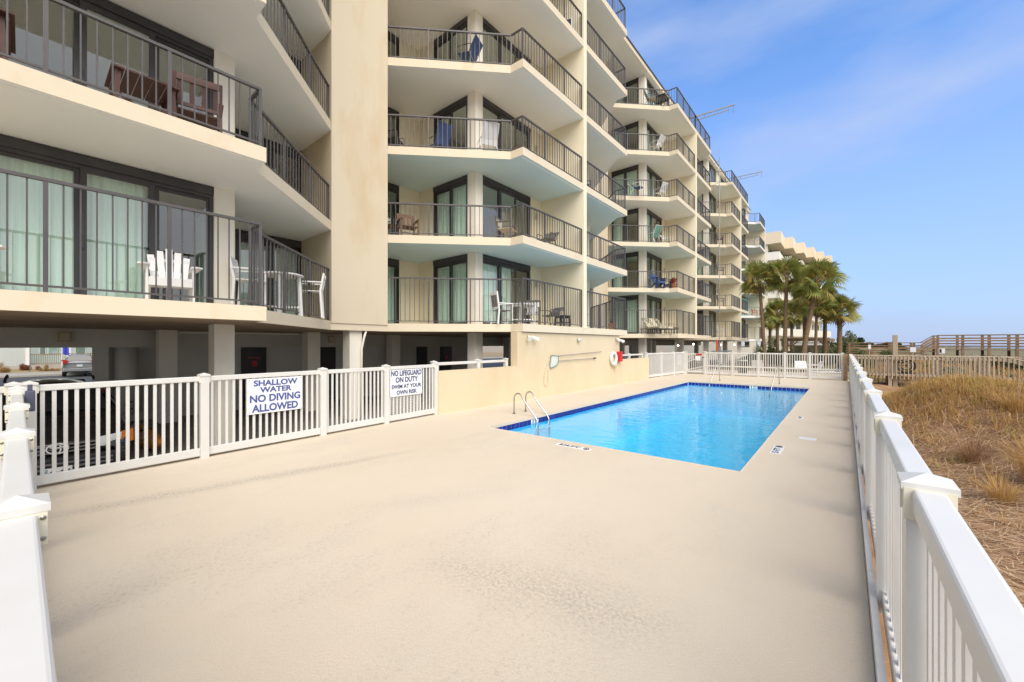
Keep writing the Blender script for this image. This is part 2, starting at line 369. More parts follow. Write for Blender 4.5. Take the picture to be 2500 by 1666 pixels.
m_lawn = M('dry_lawn', (.36,.25,.12), .95, (.28,.21,.10), 1.2, bump=.6, bs=30, fine=.25)
sheet('road', -47.5, -25.6, -60, 90, -.52, m_road, .4)
sheet('sidewalk', -50.2, -47.6, -60, 90, -.40, m_walk, .4)
sheet('lawn', -90, -50.3, -60, 90, -.38, m_lawn, .4)

# ================================================================= SWIMMING POOL
pool = empty('swimming_pool', ((PX0+PX1)/2, (PY0+PY1)/2, -1.6), label='rectangular swimming pool with blue water and a band of blue tiles', cat='pool')
pl = lambda x, y, z: (x - pool.location.x, y - pool.location.y, z - pool.location.z)
def pbuild(mb, name, mat, smooth=False):
    ox, oy, oz = pool.location; mb.v = [(x-ox, y-oy, z-oz) for x, y, z in mb.v]; return mb.build(name, mat, pool, smooth=smooth)
m_plaster = M('pool_plaster', (.52,.78,.95), .7, (.47,.75,.94), .8, None, .4, .7)
mb = MB(); e = .02; D = -1.55
mb.add([(PX0-e,PY0-e,D),(PX1+e,PY0-e,D),(PX1+e,PY1+e,D),(PX0-e,PY1+e,D),(PX0-e,PY0-e,-.03),(PX1+e,PY0-e,-.03),(PX1+e,PY1+e,-.03),(PX0-e,PY1+e,-.03)],
       [(0,1,2,3),(0,4,5,1),(1,5,6,2),(2,6,7,3),(3,7,4,0)])
pbuild(mb, 'basin', m_plaster)
m_water = glassy('pool_water', (.25,.80,.94), 1.36, .0, bump=.15, bscale=(1.0, 1.6, 1), bs=2.6)
WZ = -.15
mb = MB(); mb.add([(PX0-e,PY0-e,WZ),(PX1+e,PY0-e,WZ),(PX1+e,PY1+e,WZ),(PX0-e,PY1+e,WZ)], [(0,1,2,3)])
pbuild(mb, 'water_surface', m_water)
m_tile = M('blue_tile', (.012,.025,.25), .12, (.010,.02,.20), 3, spec=.6, rnd=.25)
m_grout = M('tile_grout', (.45,.50,.62), .8)
# grout strip behind the tiles, then the tiles one by one
mb = MB()
mb.box(PX0-e+.001, PX0-e+.004, PY0-e+.006, PY1+e-.006, -.19, -.032); mb.box(PX1+e-.004, PX1+e-.001, PY0-e+.006, PY1+e-.006, -.19, -.032)
mb.box(PX0-e+.006, PX1+e-.006, PY0-e+.001, PY0-e+.004, -.19, -.032); mb.box(PX0-e+.006, PX1+e-.006, PY1+e-.004, PY1+e-.001, -.19, -.032)
pbuild(mb, 'grout_strip', m_grout)
SP = .1626
ta = MB().box(0, .008, .007, SP-.007, 0, .145).mesh('tile', m_tile); tb = MB().box(.007, SP-.007, -.008, 0, 0, .145).mesh('tile', m_tile)
n = int((PY1-PY0)/SP)
for i in range(n+1):
    y = PY0 + i*SP
    if i in (10, 11): continue
    if y + SP < PY1+.02: ob('tile', ta, pool, pl(PX0-e+.004, y, -.178))
n = int((PX1-PX0)/SP)
for i in range(n+1):
    x = PX0 + i*SP
    if i in (17, 18): continue
    if x + SP < PX1+.02: ob('tile', tb, pool, pl(x, PY1+e-.004, -.178))
tcx = MB().box(-.012, -.004, .007, SP-.007, 0, .145).mesh('tile', m_tile); tdx = MB().box(.007, SP-.007, .004, .012, 0, .145).mesh('tile', m_tile)
mb = MB()
for i in range(int((PY1-PY0)/SP)): mb.box(PX1+e-.012, PX1+e-.004, PY0+i*SP+.007, PY0+(i+1)*SP-.007, -.178, -.033)
for i in range(int((PX1-PX0)/SP)): mb.box(PX0+i*SP+.007, PX0+(i+1)*SP-.007, PY0-e+.004, PY0-e+.012, -.178, -.033)
tag(pbuild(mb, 'tile_band', m_tile), kind='stuff')
# white depth tiles in the waterline band
def depth_tile(x, y, face, txt):
    mb = MB()
    if face == 'x': mb.box(PX0-e+.004, PX0-e+.014, y+.006, y+SP-.006, -.178, -.033); c = (PX0-e+.0155, y+SP/2, -.10); rot = (R(90), 0, R(90))
    else: mb.box(x+.006, x+SP-.006, PY1+e-.014, PY1+e-.004, -.178, -.033); c = (x+SP/2, PY1+e-.0155, -.10); rot = (R(90), 0, 0)
    o = pbuild(mb, 'depth_tile', m_signw)
    text_ob(txt, .13, m_black, o, pl(*c), rot, bold=.004)
depth_tile(0, PY0+10*SP, 'x', '5'); depth_tile(0, PY0+11*SP, 'x', 'FT')
depth_tile(PX0+17*SP, 0, 'y', '3'); depth_tile(PX0+18*SP, 0, 'y', 'FT')
# depth marks set into the deck
def deck_mark(x0, x1, y0, y1, txt, rz, label, circle=True):
    cx, cy = (x0+x1)/2, (y0+y1)/2; ln = (x1-x0) if rz == 0 else (y1-y0)
    r = empty('depth_marker', (cx, cy, .003), rz, label, 'depth marker', None)
    wd = (y1-y0) if rz == 0 else (x1-x0)
    MB().box(-ln/2, ln/2, -wd/2, wd/2, -.01, .003).build('marker_plate', m_signw, r)
    text_ob(txt, wd*.85, m_black, r, (-ln*.12 if circle else 0, 0, .0045), (0,0,0), bold=.004, width=ln*.62 if circle else ln*.85)
    if circle:
        s = wd*.34; pts = [(s*math.cos(a), s*math.sin(a), 0) for a in np.linspace(0, 2*math.pi, 17)]
        mb = MB().tube(pts, .008, 4); mb.tube([(-s*.7, s*.7, 0), (s*.7, -s*.7, 0)], .008, 4)
        mb.build('no_diving_symbol', m_black, r, (ln*.38, 0, .004))
deck_mark(-4.27, -3.55, 6.44, 6.585, '5½FT', 0, 'white five and a half feet depth marker at the deep end edge')
deck_mark(-1.04, -.88, 8.35, 9.02, '5 FT', R(90), 'white five feet depth marker beside the skimmer lid')
deck_mark(-.98, -.86, 12.7, 13.1, '4 FT', R(90), 'small white four feet depth marker along the seaward pool edge', False)
sk = tag(bevel(MB().box(-.14, .14, -.11, .11, -.01, .006).build('skimmer_lid', m_signw, None, (-.6, 10.11, 0)), .004), 'white rectangular skimmer lid set flush in the deck', 'skimmer lid')
# ladder with two looped rails
def pool_ladder():
    r = empty('pool_ladder', (-7.03, 8.85, 0), label='stainless steel pool ladder with two looped handrails by the tan wall', cat='ladder')
    for dy in (-.26, .26):
        pts = [(0, dy, 0), (0, dy, .42)] + [(.15 - .15*math.cos(a), dy, .42 + .15*math.sin(a)) for a in np.linspace(.3, 2.0, 7)]
        pts += [(.45, dy, .28), (.70, dy, .03), (.79, dy, -.10), (.81, dy, -.25), (.81, dy, -1.15)]
        MB().tube(pts, .022, 10).build('handrail', m_steel, r, smooth=True)
        MB().lathe([(.055, 0), (.055, .008), (.03, .022)], 14, (0, dy, .001)).build('escutcheon', m_steel, r, smooth=False)
    for z in (-.30, -.62, -.94): MB().box(.77, .86, -.25, .25, z-.014, z+.014).build('tread', m_chair_w, r)
pool_ladder()
def pool_rail(x, y, lab):
    r = empty('pool_handrail', (x, y, 0), label=lab, cat='handrail', group='step handrails at the far end of the pool')
    pts = [(0, 0, 0), (-.02, -.12, .80), (-.03, -.22, .93), (-.06, -.40, .86), (-.16, -1.30, -.08), (-.22, -1.75, -.55)]
    # smooth the bends a little
    P = [np.array(p) for p in pts]; Q = [P[0]]
    for i in range(1, len(P)-1): Q += [P[i] + .25*(P[i-1]-P[i])*.4, P[i] + .25*(P[i+1]-P[i])*.4]
    Q.append(P[-1]); MB().tube(Q, .022, 10).build('rail_tube', m_steel, r, smooth=True)
    MB().lathe([(.055, 0), (.055, .008), (.03, .022)], 14, (0, 0, .001)).build('escutcheon', m_steel, r)
pool_rail(-5.14, 23.4, 'slanted steel handrail at the far pool end on the gate side')
pool_rail(-2.49, 23.27, 'slanted steel handrail at the far pool end on the dune side')
# ================================================================= CONDOMINIUM BUILDING
Xf, Xs, A_, MOD, H, ZB, TH = -8.45, -9.0, 4.23, 16.33, 3.0, 2.35, .27
YW = [-1.30 + MOD*k for k in range(5)]
ztop = lambda k: ZB + (k-1)*H + TH            # floor level of storey k
PE, PC, XP, XB = 7.2, MOD/2, -11.95, -17.0
bld = empty('condominium_building', (-14, 30, -.47), label='long cream condominium block with six storeys of angular balconies and dark railings', cat='building')
B0 = np.array(bld.location)
def bp(me_or_mb, name, mats=None, loc=(0,0,0), parent=None, smooth=False, rz=0):
    """part of the building, given in world coordinates"""
    me = me_or_mb.mesh(name, mats, smooth) if isinstance(me_or_mb, MB) else me_or_mb
    if parent is None: return ob(name, me, bld, tuple(np.array(loc) - B0), rz)
    return ob(name, me, parent, loc, rz)

# slabs: one per storey and bay
def slab_poly(m):
    yw = YW[m]
    right = [(XB, yw-PC), (XP, yw-PC), (XP, yw-PE), (Xs, yw-A_), (Xf, yw-A_)]
    left = [(Xf, yw+A_), (Xs, yw+A_), (XP, yw+PE), (XP, yw+PC), (XB, yw+PC)]
    if m == 4: return right + [(Xf, yw+.12), (XB, yw+.12)]
    return right + left
for m in range(5):
    pol = [(x, y - YW[m]) for x, y in slab_poly(m)]
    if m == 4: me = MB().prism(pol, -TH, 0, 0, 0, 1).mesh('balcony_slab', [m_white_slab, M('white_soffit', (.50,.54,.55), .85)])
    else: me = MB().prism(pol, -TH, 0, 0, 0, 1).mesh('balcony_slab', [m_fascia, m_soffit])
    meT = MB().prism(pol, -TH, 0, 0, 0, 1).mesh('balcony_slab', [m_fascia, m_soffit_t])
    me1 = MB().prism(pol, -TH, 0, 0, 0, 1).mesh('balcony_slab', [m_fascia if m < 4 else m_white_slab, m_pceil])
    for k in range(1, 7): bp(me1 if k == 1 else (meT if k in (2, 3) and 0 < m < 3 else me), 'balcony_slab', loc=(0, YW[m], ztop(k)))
# drip lip under the front edge
lip = MB(); lip.box(Xf-.16, Xf-.10, -A_+.1, A_-.1, -TH-.012, -TH+.01); lipm = lip.mesh('drip_edge', m_soffit)
for m in range(4):
    for k in range(2, 7): bp(lipm, 'drip_edge', loc=(0, YW[m], ztop(k)))
# broad pillars, dividing walls, columns, core, roof
for m in range(4):
    yc = YW[m] + PC
    bp(MB().box(-14.0, XP+.035, yc-.965, yc+.965, 2.56, 21.3), 'pillar', m_stucco)
    bp(MB().box(XB+.1, -14.0, yc-.12, yc+.12, 2.62, 20.3), 'party_wall', m_cream)
for m in range(1, 5):
    wm = m_cream
    bp(MB().box(-16.9, Xf+.012, YW[m]-.12, YW[m]+.12, 2.60, ztop(6)-TH+.02), 'dividing_wall', wm)
    bp(MB().box(-16.9, -10.6, YW[m]-.12, YW[m]+.12, ztop(6), 20.3), 'dividing_wall', wm)
bp(MB().box(-16.9, -10.6, YW[0]-.12, YW[0]+.12, 2.60, 20.3), 'dividing_wall', m_cream)
for m in range(5):
    for s in (-1, 1):
        if (m == 0 and s == -1) or (m == 4 and s == 1): continue
        y0, y1 = sorted((YW[m]+s*3.95, YW[m]+s*4.33))
        bp(MB().box(-11.03, -10.60, y0, y1, -.47, 20.34), 'column', m_column)
bp(MB().box(-17.4, -17.0, -9.5, 64.3, 2.4, 20.35), 'core_wall', m_interior)
bp(MB().box(-17.4, -10.5, 64.16, 64.4, 2.64, 20.33), 'end_wall', m_cream)
rf = MB().prism([(-24,-9.5),(-10.32,-9.5),(-10.32,64.7),(-24,64.7)], 20.35, 20.62, 0, 0, 1)
bp(rf, 'roof_slab', [m_fascia, m_soffit])
bp(MB().box(-24.05, -10.27, -9.55, 64.75, 20.62, 20.70), 'roof_edge_flashing', m_frame)
bp(MB().box(-24, -17.4, -9.4, 64.4, 2.4, 20.33), 'rear_wing', m_cream)

# --- sliding doors etc, local frame: y measured from the dividing wall, z from the floor
HT = H - TH
def rect_frame(mb, axis, c, u0, u1, z0, z1, t, dep):
    """door frame in a plane; axis 'x' = plane of constant x (u is y)"""
    def bx(a0, a1, b0, b1):
        if axis == 'x': mb.box(c-dep/2, c+dep/2, a0, a1, b0, b1)
        else: mb.box(a0, a1, c-dep/2, c+dep/2, b0, b1)
    bx(u0, u0+t, z0, z1); bx(u1-t, u1, z0, z1); bx(u0+t, u1-t, z1-t, z1); bx(u0+t, u1-t, z0, z0+t)
def pane(axis, c, u0, u1, z0, z1):
    if axis == 'x': return MB().add([(c,u0,z0),(c,u1,z0),(c,u1,z1),(c,u0,z1)], [(0,1,2,3)]).mesh('pane', m_glass)
    return MB().add([(u0,c,z0),(u1,c,z0),(u1,c,z1),(u0,c,z1)], [(0,1,2,3)]).mesh('pane', m_glass)
def curtain(axis, c, u0, u1, z0, z1):
    n = max(8, int((u1-u0)/.025)); mb = MB(); vs = []
    for i in range(n+1):
        u = u0 + (u1-u0)*i/n; d = .035*math.sin(i*1.15) + .02*math.sin(i*.37+1)
        for z in (z0, z1):
            k = 1.0 if z == z0 else .55
            vs.append((c+d*k, u, z) if axis == 'x' else (u, c+d*k, z))
    mb.add(vs, [(2*i, 2*i+2, 2*i+3, 2*i+1) for i in range(n)]); return mb.mesh('curtain', m_curtain, True)
PROTO = {}
for s in (-1, 1):
    Y = lambda y: s*y
    so = lambda a, b: tuple(sorted((s*a, s*b)))
    P = {}
    # triple door facing the sea
    u0, u1 = so(.91, 3.95); z1 = HT-.02; mb = MB()
    mb.box(-10.80, -10.63, u0, u1, z1-.17, z1)                       # dark header
    rect_frame(mb, 'x', -10.72, u0, u1, .0, z1-.17, .07, .12)
    w3 = (u1-u0)/3
    panes = []
    for i in range(3):
        a0, a1 = u0+i*w3, u0+(i+1)*w3; cx = -10.70 + (.045 if i == 1 else -.02)
        rect_frame(mb, 'x', cx, a0+.03, a1-.03 if i == 2 else a1+.04, .06, z1-.22, .085, .04)
        panes.append(pane('x', cx, a0+.10, a1-.06, .13, z1-.30))
    hy = u0 + w3 + .06
    mb2 = MB().tube([(-10.62, hy, 1.0), (-10.585, hy, 1.03), (-10.585, hy, 1.22), (-10.62, hy, 1.25)], .009, 6)
    P['triple'] = (mb.mesh('sliding_door', m_frame), panes, mb2.mesh('door_handle', m_frame))
    P['cur_full'] = curtain('x', -10.84, u0+.1, u1-.1, .05, z1-.2)
    P['cur_part'] = curtain('x', -10.84, u0+w3*1.1, u0+w3*2.0, .05, z1-.2) if s < 0 else curtain('x', -10.84, u0+.1, u0+w3*.9, .05, z1-.2)
    P['cur_two'] = curtain('x', -10.84, u0+.1, u0+w3*1.95, .05, z1-.2)
    # pair of doors in the return wall
    c = s*4.25; mb = MB(); a0, a1 = -13.05, -11.03
    mb.box(a0, a1, c-.085, c+.085, z1-.17, z1); rect_frame(mb, 'y', c, a0, a1, 0, z1-.17, .07, .12)
    panes = []
    for i in range(2):
        b0, b1 = a0+i*1.01, a0+(i+1)*1.01; cy = c + (.03 if i else -.02)*s
        rect_frame(mb, 'y', cy, b0+.03, b1-.02, .06, z1-.22, .085, .04); panes.append(pane('y', cy, b0+.10, b1-.09, .13, z1-.30))
    P['pair'] = (mb.mesh('sliding_door', m_frame), panes)
    P['cur_pair'] = curtain('y', s*4.12, a0+.08, a1-.05, .05, z1-.2)
    P['cur_pair_part'] = curtain('y', s*4.12, a0+.08, a0+.75, .05, z1-.2)
    # bedroom door in the deep wall
    u0, u1 = so(5.31, PE); mb = MB(); mb.box(-14.15, -13.98, u0, u1, z1-.2, z1); rect_frame(mb, 'x', -14.05, u0, u1, 0, z1-.2, .07, .12)
    mid = (u0+u1)/2; panes = []
    for i in range(2):
        b0, b1 = (u0, mid) if i == 0 else (mid, u1)
        rect_frame(mb, 'x', -14.04+.03*i, b0+.03, b1-.02, .06, z1-.24, .085, .04); panes.append(pane('x', -14.04+.03*i, b0+.1, b1-.09, .13, z1-.32))
    P['bed'] = (mb.mesh('sliding_door', m_frame), panes)
    P['cur_bed'] = curtain('x', -14.22, u0+.1, u1-.1, .05, z1-.2)
    # wall panels
    y0, y1 = so(.12, .91); P['w1'] = MB().box(-10.85, -10.61, y0, y1, 0, HT).mesh('wall_panel', m_cream)
    y0, y1 = so(4.15, 4.33); P['w2'] = MB().box(-14.15, -13.05, y0, y1, 0, HT).mesh('wall_panel', m_cream)
    y0, y1 = so(4.33, 5.31); P['w3'] = MB().box(-14.15, -13.97, y0, y1, 0, HT).mesh('wall_panel', m_cream)
    # lamps
    yl = s*.55; P['lamp'] = MB().lathe([(.02,-.13),(.055,-.12),(.055,.12),(.02,.13)], 10, (-10.54, yl, 1.95)).box(-10.60, -10.56, yl-.05, yl+.05, 1.85, 2.05).mesh('wall_lamp', m_cush)
    # railing polyline
    B_ = (Xf-.08, A_-.08); C_ = (Xs-.033, A_-.08); t_ = PE-.03-(A_-.08); D_ = (Xs-.033-t_, PE-.03)
    for lv in (1, 2, 6):
        h = 1.58 if lv == 1 else 1.12
        A0 = (Xf-.08, .0 if lv == 6 else .17)
        mb = MB(); bars = []
        for (p, q) in ((A0, B_), (B_, C_), (C_, D_)):
            p3 = np.array((p[0], s*p[1], 0)); q3 = np.array((q[0], s*q[1], 0)); d = q3-p3; ln = np.linalg.norm(d); d /= ln
            mb.beam(p3+(0,0,h-.02), q3+(0,0,h-.02), .062, .045); mb.beam(p3+(0,0,.09), q3+(0,0,.09), .035, .028)
            nseg = max(1, round(ln/1.37)); ang = math.atan2(d[1], d[0])
            for i in range(nseg+1):
                if i == nseg and q is not D_: continue
                pp = p3 + d*ln*i/nseg; mb.beam(pp, pp+(0,0,h-.03), .05, .05, up=tuple(d))
                if i < nseg:
                    L_ = ln/nseg; nb = max(1, round(L_/.165)) - 1
                    for j in range(nb): bars.append((pp + d*L_*(j+1)/(nb+1), ang))
        P['rail', lv] = (mb.mesh('balcony_railing', m_bronze), bars, h)
    PROTO[s] = P
BAR = {h: MB().box(-.0095, .0095, -.0095, .0095, .09, h-.03).mesh('baluster', m_bronze) for h in (1.58, 1.12)}
bar_rest = MB(); nbar = 0
FULLBARS = {(0,1,1),(0,1,2),(1,-1,1),(1,-1,2),(1,-1,3),(1,1,1)}
CUR = {  # storey curtains: (pair, triple, bedroom)
 (0,1,1): (1,'two',1), (0,1,2): (0,None,0), (1,-1,1): (1,'two',1), (1,-1,2): (1,None,0), (1,-1,3): (2,None,0), (1,-1,4): (0,None,0)}
for m in range(5):
    for s in (-1, 1):
        if (m == 0 and s == -1) or (m == 4 and s == 1): continue
        P = PROTO[s]
        for k in range(1, 7):
            loc = (0, YW[m], ztop(k)); key = (m, s, k)
            cp, ct, cb = CUR.get(key, (random.choice((1,1,2)), random.choice(('full','part','two','two')), random.choice((0,1))))
            d = bp(P['triple'][0], 'sliding_door', loc=loc)
            for pm in P['triple'][1]: ob('pane', pm, d)
            ob('door_handle', P['triple'][2], d)
            if ct: ob('curtain', P['cur_'+ct], d)
            d = bp(P['pair'][0], 'sliding_door', loc=loc)
            for pm in P['pair'][1]: ob('pane', pm, d)
            if cp: ob('curtain', P['cur_pair' if cp == 1 else 'cur_pair_part'], d)
            d = bp(P['bed'][0], 'sliding_door', loc=loc)
            for pm in P['bed'][1]: ob('pane', pm, d)
            if cb: ob('curtain', P['cur_bed'], d)
            for wn in ('w1', 'w2', 'w3'): bp(P[wn], 'wall_panel', loc=loc)
            if k < 6: bp(P['lamp'], 'wall_lamp', loc=loc)
            rm, bars, h = P['rail', 1 if k == 1 else (6 if k == 6 else 2)]
            r = bp(rm, 'balcony_railing', loc=loc)
            for (bpos, ang) in bars:
                if key in FULLBARS and nbar < 300:
                    nbar += 1; ob('baluster', BAR[h], r, tuple(bpos), ang)
                else:
                    c = np.array(loc) + bpos; bar_rest.beam(c + (0,0,.09), c + (0,0,h-.03), .019, .019, up=(math.cos(ang), math.sin(ang), 0))
tag(bp(bar_rest, 'railing_bars', m_bronze), kind='stuff')
# patch of turquoise wall on the end bay
bp(MB().box(-10.55, -10.50, YW[4]-3.9, YW[4]-.2, ztop(2), ztop(2)+2.5), 'painted_wall_panel', M('turquoise_paint', (.25,.62,.66), .8, (.22,.58,.62), 1))
# --- parking level under the building
for m in range(4):
    yc = YW[m] + PC
    o = bp(MB().box(-12.5, -12.08, yc-.3, yc+.12, -.47, 2.36), 'column', m_column)
    bp(MB().box(-15.2, -14.75, yc-.42, yc+.02, -.47, 2.36), 'column', m_column)
    for y in (YW[m]+3.95, YW[m]+MOD-4.3): bp(MB().box(-16.35, -15.9, y-.05, y+.38, -.47, 2.36), 'column', m_column)
bp(MB().box(-17.0, -16.6, -12, 64, 1.82, 2.349), 'beam', m_beam)
bp(MB().box(-17.35, -17.05, 1.62, 17.8, -.47, 2.349), 'parking_wall', m_gwall)
bp(MB().box(-17.35, -17.05, 24.0, 30.0, -.47, 2.349), 'parking_wall', m_gwall)
bp(MB().box(-17.35, -17.05, 40.0, 46.0, -.47, 2.349), 'parking_wall', m_gwall)
bp(MB().box(-17.02, -16.75, 1.28, 1.60, -.47, 1.818), 'utility_cabinet', m_gwall)
bp(MB().lathe([(.27, 0), (.27, 2.0)], 20, (-16.95, 2.0, -.18)), 'round_duct', m_gwall, smooth=True)
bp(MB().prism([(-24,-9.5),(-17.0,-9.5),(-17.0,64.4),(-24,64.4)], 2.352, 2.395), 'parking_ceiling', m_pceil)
def park_door(y0, y1, txt):
    d = bp(MB().box(-17.04, -16.99, y0, y1, -.45, 1.80), 'door', m_ddoor)
    mb = MB(); mb.box(-16.988, -16.97, y0+.06, y1-.06, .95, 1.62); mb.box(-16.988, -16.97, y0+.06, y1-.06, -.25, .80)
    ob('door_panel', mb.mesh('door_panel', m_ddoor), d)
    ob('door_handle', MB().lathe([(.02,0),(.03,.03),(.02,.06)], 8, (-16.985, y1-.08, .60), axis='x').mesh('door_handle', m_steel), d)
    if txt:
        ob('door_sign', MB().box(-16.968, -16.962, (y0+y1)/2-.2, (y0+y1)/2+.2, 1.40, 1.43).box(-16.968, -16.962, (y0+y1)/2-.08, (y0+y1)/2+.08, 1.10, 1.30).mesh('door_sign', m_red), d)
for a, b_, t_ in ((5.07, 5.89, 1), (7.92, 8.60, 0), (12.89, 13.55, 0), (14.46, 15.26, 1), (17.0, 17.6, 1)): park_door(a, b_, t_)
# square lamp on the beam
def beam_lamp(y):
    r = bp(MB().box(-16.60, -16.50, y-.13, y+.13, 1.98, 2.26), 'beam_lamp', M('lamp_housing', (.45,.40,.25), .6))
    ob('lens', MB().box(-16.50, -16.47, y-.09, y+.09, 2.02, 2.22).mesh('lens', m_cush), r)
beam_lamp(.72); beam_lamp(8.2)
# drain pipe on the pillar column
bp(MB().tube([(-12.0, 7.08, 2.34), (-12.0, 7.02, 2.15), (-12.02, 6.94, 1.75), (-12.02, 6.93, -.45)], .035, 8), 'drain_pipe', m_column, smooth=True)
bp(MB().tube([(-16.0, 3.1, 2.28), (-15.2, 6.3, 2.28)], .03, 6), 'ceiling_pipe', m_column)
# louvred utility gate behind the fence
ug = MB(); ug.box(-11.2, -11.15, 7.35, 7.42, -.47, .95); ug.box(-11.2, -11.15, 8.5, 8.57, -.47, .95); ug.box(-11.2, -11.15, 7.42, 8.5, .88, .95)
g = tag(ug.build('louvre_gate', m_gwall), 'grey louvred utility gate standing in the parking level behind the fence', 'gate')
sl = MB().box(-11.195, -11.155, 7.42, 8.5, 0, .035).mesh('slat', m_gwall)
for i in range(24): ob('slat', sl, g, (0, 0, -.42+i*.053))
# lit lamps of the far parking level
m_bulb = emit('lamp_glow', (1.0, .88, .65), 9)
for i, (x, y, z) in enumerate(((-10.0, 32.2, 1.85), (-10.2, 37.0, 1.95), (-9.9, 44.0, 1.95), (-10.3, 47.5, 1.9), (-9.8, 51.5, 1.9))):
    r = empty('hanging_lamp', (x, y, z), label='lit globe lamp hanging under the far end of the building', cat='lamp', group='lit lamps of the far parking level')
    MB().lathe([(.01,-.06),(.045,-.04),(.06,0),(.045,.04),(.01,.06)], 10).build('globe', m_bulb, r, smooth=True)
    MB().tube([(0,0,.05),(0,0,2.36-z)], .012, 5).build('stem', m_frame, r)
# ================================================================= TAN POOL WALL
XW = -8.53
tw = empty('pool_wall', (XW, 14.0, -.1), label='tan stuccoed wall beside the pool with a tall middle part under the balcony', cat='wall')
def wl(mb, name, mat, smooth=False):
    mb.v = [(x-XW, y-14.0, z+.1) for x, y, z in mb.v]; return mb.build(name, mat, tw, smooth=smooth)
wl(MB().ext([(7.2,-.1),(22.4,-.1),(22.4,1.17),(18.55,1.17),(18.55,2.335),(10.59,2.335),(10.59,1.17),(7.2,1.17)], 'x', XW-.28, XW), 'wall_body', m_pool_wall)
def flood(y, heads, lab):
    r = empty('flood_light', (XW, y, 2.16), label=lab, cat='lamp')
    MB().box(0, .05, -.06, .06, -.06, .06).build('mount_box', M('lamp_housing', (.45,.40,.25)), r)
    for dy, dz, ry in heads:
        d = np.array((.10, dy, dz)); mb = MB().tube([(.05, 0, 0), d*.9], .018, 6)
        a = np.array((.10, dy, dz)); e_ = a + np.array((.10, dy*1.2, -.09))
        mb.tube([a - (e_-a)*.25, a, a+(e_-a)*.5, e_], [.03, .045, .06, .085], 12); mb.build('lamp_head', m_chair_w, r, smooth=False)
flood(11.2, ((-.08, .02, 0), (.14, .0, 0)), 'twin white flood light on the tan wall beside the wall corner')
flood(18.1, ((.02, .02, 0), (.20, -.02, 0)), 'twin white flood light at the end of the tan wall above the red box')
g = empty('round_lamp', (XW, 14.55, 2.10), label='single round glass lamp in the middle of the tan wall', cat='lamp')
MB().lathe([(.07,0),(.07,.03)], 14, axis='x').build('lamp_base', M('lamp_housing', (.45,.40,.25)), g)
MB().lathe([(.055,.03),(.085,.06),(.085,.12),(.05,.15)], 14, axis='x').build('lens', M('lamp_lens', (.55,.58,.56), .2), g, smooth=True)
# pool skimmer net on its pole, rescue pole, rope
nt_ = empty('pool_skimmer_net', (XW, 13.2, 1.4), label='leaf skimmer net with pole hung on the tan wall', cat='pool net')
q = lambda y, z, x=.05: (x, y-13.2, z-1.4)
mb = MB().tube([q(12.55,1.50), q(13.05,1.47), q(13.03,1.22), q(12.92,1.12), q(12.52,1.02), q(12.47,1.12), q(12.55,1.50)], .014, 6); mb.build('net_hoop', M('net_frame', (.12,.22,.2), .5), nt_)
MB().add([q(12.55,1.50,.04), q(13.05,1.47,.04), q(13.03,1.22,.03), q(12.92,1.12,.03), q(12.52,1.02,.03)], [(0,1,2,3,4)]).build('net_mesh', M('net_cloth', (.62,.66,.60), .9), nt_)
MB().tube([q(13.03,1.28), q(13.2,1.28), q(15.95,1.31)], .014, 6).build('net_pole', m_steel, nt_)
MB().tube([q(15.85,1.31), q(16.02,1.312)], .028, 8).build('pole_grip', m_black, nt_)
rp = empty('rescue_pole', (XW, 14.5, 1.5), label='long steel rescue pole with a hanging rope loop on the tan wall', cat='pole')
MB().tube([(.05,-1.45,-.02), (.05,2.05,.09)], .014, 6).build('pole', m_steel, rp)
pts = [(.03,-1.55,-.03), (.03,-1.9,-.08), (.03,-2.2,-.33), (.03,-2.38,-.75), (.03,-2.38,-1.05), (.03,-2.25,-1.13), (.03,-2.12,-1.02), (.03,-2.14,-.8), (.03,-2.10,-.5)]
MB().tube(pts, .010, 5).build('rope', M('rope', (.55,.48,.36), .9), rp)
# life ring and red box
lr = empty('life_ring', (XW, 17.75, 1.25), label='white life ring hung on the tan wall next to the red box', cat='life ring')
rng_pts = [(.075, .27*math.cos(a), .27*math.sin(a)) for a in np.linspace(0, 2*math.pi, 33)]
MB().tube(rng_pts, .068, 12, cap=False).build('ring', m_chair_w, lr, smooth=True)
rp_pts = [(.10, .33*math.cos(a), .36*math.sin(a)-.03*abs(math.sin(2*a))) for a in np.linspace(0, 2*math.pi, 33)]
MB().tube(rp_pts, .012, 5, cap=False).build('grab_rope', M('rope', (.55,.48,.36)), lr)
mb = MB().tube([(.10, .10, -.36), (.12, .16, -.45), (.11, .24, -.42), (.10, .2, -.34)], .03, 6); mb.build('coiled_line', M('yellowed_rope', (.60,.50,.32), .9), lr)
rb = empty('emergency_phone_box', (XW, 18.38, 1.33), label='red emergency box fixed at the end of the tall tan wall', cat='box')
bevel(MB().box(.0, .17, -.16, .16, -.24, .24).build('box_body', m_red, rb), .01)
MB().box(.17, .182, -.13, .13, -.21, .21).build('box_door', M('red_door_paint', (.55,.02,.02), .4), rb)
MB().box(.182, .19, .08, .11, -.03, .05).build('latch', m_steel, rb)

